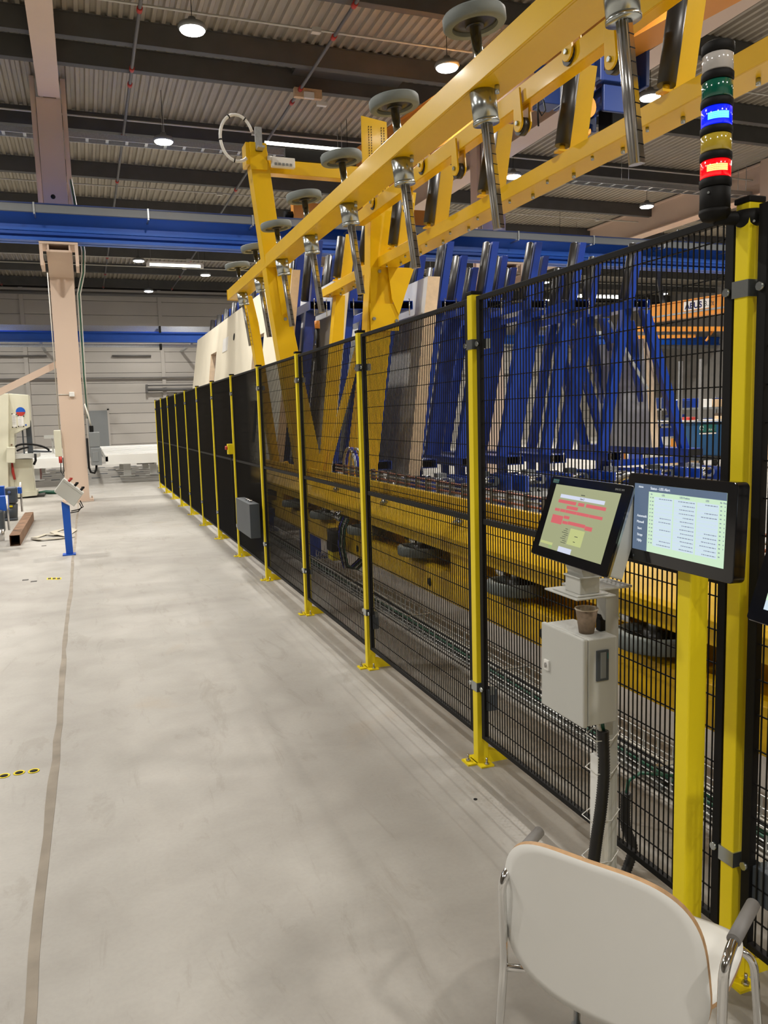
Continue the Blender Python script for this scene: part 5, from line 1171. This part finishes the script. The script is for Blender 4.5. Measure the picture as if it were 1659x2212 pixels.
for px in (1513, 1543):
    a = atY(px, 1000, Yq + .1); b = B(); b.tube([(a.x, Yq + .1, .075), (a.x + .05, Yq + .1, .075)], .075, 16); b.box(a.x - .02, a.x + .07, Yq + .06, Yq + .14, .13, .2); obj('castor', b, 'rubber_black', wb)
b = B(); b.box(p3.x, p2.x, Yq + .02, Yq + .7, .17, p3.z); obj('chassis', b, 'dgrey', wb)
# workbench, shelving and stock behind
def shelf(x0, x1, Y, zs_, label, fill, hgt):
    t = thing('shelving', ((x0 + x1) / 2, Y + .3, 0), label, 'shelving')
    for x in (x0, (x0 + x1) / 2, x1 - .06):
        for yy in (Y, Y + .6): b = B(); b.box(x, x + .06, yy, yy + .05, 0, hgt); obj('upright', b, 'galv', t)
    for z in zs_: b = B(); b.box(x0, x1, Y, Y + .65, z, z + .06); obj('shelf', b, 'galv', t)
    return t
sx0 = atY(1425, 900, 20.5).x
shelf(sx0, sx0 + 5.5, 20.5, (.35, .95, 1.5), 'grey shelving full of blue boxes behind the waste bin', None, 1.9)
random.seed(11)
cols_ = ['blue', 'navy', 'wood', 'navy', 'orange', 'crane_blue', 'dgrey', 'white', 'green']
for z in (.41, 1.01, 1.56):
    x = sx0 + .08; k = 0
    while x < sx0 + 5.2:
        w_ = random.uniform(.25, .6); h_ = random.uniform(.18, .36); cn_ = random.choice(cols_)
        b = B(); b.box(x, x + w_, 20.55, 21.05, z, z + h_)
        nm = {'blue': 'dark blue', 'navy': 'navy', 'wood': 'pale wooden', 'orange': 'orange', 'crane_blue': 'mid blue', 'dgrey': 'dark grey', 'white': 'white', 'green': 'dark green'}[cn_]
        lev = {.41: 'lowest', 1.01: 'middle', 1.56: 'top'}[z]; k += 1
        put(obj('storage_box', b, cn_, None, .01), '%s box, %s from the left on the %s shelf behind the bin' % (nm, ORD[min(k - 1, 13)], lev), 'box', 'boxes on the distant shelving'); x += w_ + random.uniform(.03, .12)
bx0 = atY(1440, 908, 19.0).x
t = thing('workbench', (bx0 + 1.5, 19.2, 0), 'white topped workbench between bin and shelving', 'workbench')
b = B(); b.box(bx0 - 1, bx0 + 4.5, 18.95, 19.6, 1.12, 1.2); obj('top', b, 'white', t)
for x in (bx0 - .9, bx0 + 1.6, bx0 + 4.3): b = B(); b.box(x, x + .08, 19.0, 19.55, 0, 1.12); obj('leg', b, 'blue', t)
b = B(); b.box(bx0 - .9, bx0 + 4.4, 19.0, 19.06, .75, 1.0); obj('panel', b, 'blue', t)
for k, (px, cn_, nm) in enumerate(((1450, 'dgrey', 'dark'), (1485, 'red', 'red'), (1556, 'wood', 'yellowish'))):
    a = atY(px, 908, 19.1); b = B(); b.box(a.x, a.x + .25, 19.05, 19.35, 1.2, 1.29); put(obj('tool_case', b, cn_, None, .01), nm + ' case on the distant white workbench', 'case')
a = atY(1470, 940, 18.0); b = B(); b.box(a.x, a.x + .45, 18.0, 18.4, .42, .72); b.box(a.x - .1, a.x + .7, 17.95, 18.45, 0, .42, 1); put(obj('stock_crate', b, ['orange', 'wood']), 'yellow box on a timber stack left of the waste bin', 'crate')
Yr = 15.5
for (x0, y0, x1, y1, mt, nm, lab, cat) in ((1628, 908, 1660, 930, 'binlabel', 'green_bin', 'dark green bin right of the nearest fence post', 'bin'), (1633, 940, 1645, 992, 'wood', 'timber_stack', 'upright timber offcuts right of the nearest fence post', 'timber'),
        (1636, 880, 1662, 906, 'white', 'white_carton', 'white carton on the bench right of the nearest post', 'carton'), (1626, 862, 1640, 876, 'cabinet', 'grey_device', 'grey device high up right of the nearest post', 'device'), (1650, 925, 1672, 952, 'lime', 'lime_crate', 'lime green crate at the right picture edge', 'crate')):
    a, c_ = atY(x0, y0, Yr), atY(x1, y1, Yr); b = B(); b.box(a.x, c_.x, Yr, Yr + .3, c_.z, a.z)
    if c_.z > .1: 
        pass
    o = put(obj(nm, b, mt, None, .01), lab, cat)
a, c_ = atY(1622, 876, Yr), atY(1720, 880, Yr)
t = thing('packing_bench', (a.x + .8, Yr, 0), 'timber topped bench at the right picture edge in the distance', 'workbench')
b = B(); b.box(a.x - .2, a.x + 2.4, Yr - .1, Yr + .7, atY(1640, 907, Yr).z - .05, atY(1640, 907, Yr).z); obj('top', b, 'wood', t)
b = B(); b.box(a.x - .2, a.x + 2.4, Yr + .0, Yr + .7, atY(1640, 877, Yr).z - .05, atY(1640, 877, Yr).z); obj('shelf', b, 'wood', t)
zt_ = atY(1640, 877, Yr).z
for x in (a.x - .18, a.x + 2.3): b = B(); b.box(x, x + .08, Yr + .62, Yr + .7, 0, zt_ + .2); b.box(x, x + .08, Yr - .1, Yr - .02, 0, atY(1640, 907, Yr).z - .05); obj('leg', b, 'wood', t)
b = B(); b.box(a.x - .2, a.x + 2.4, Yr - .1, Yr + .6, .2, .25); b.box(a.x + .3, a.x + 1.6, Yr, Yr + .5, .25, .6); obj('lower_shelf', b, 'wood', t)
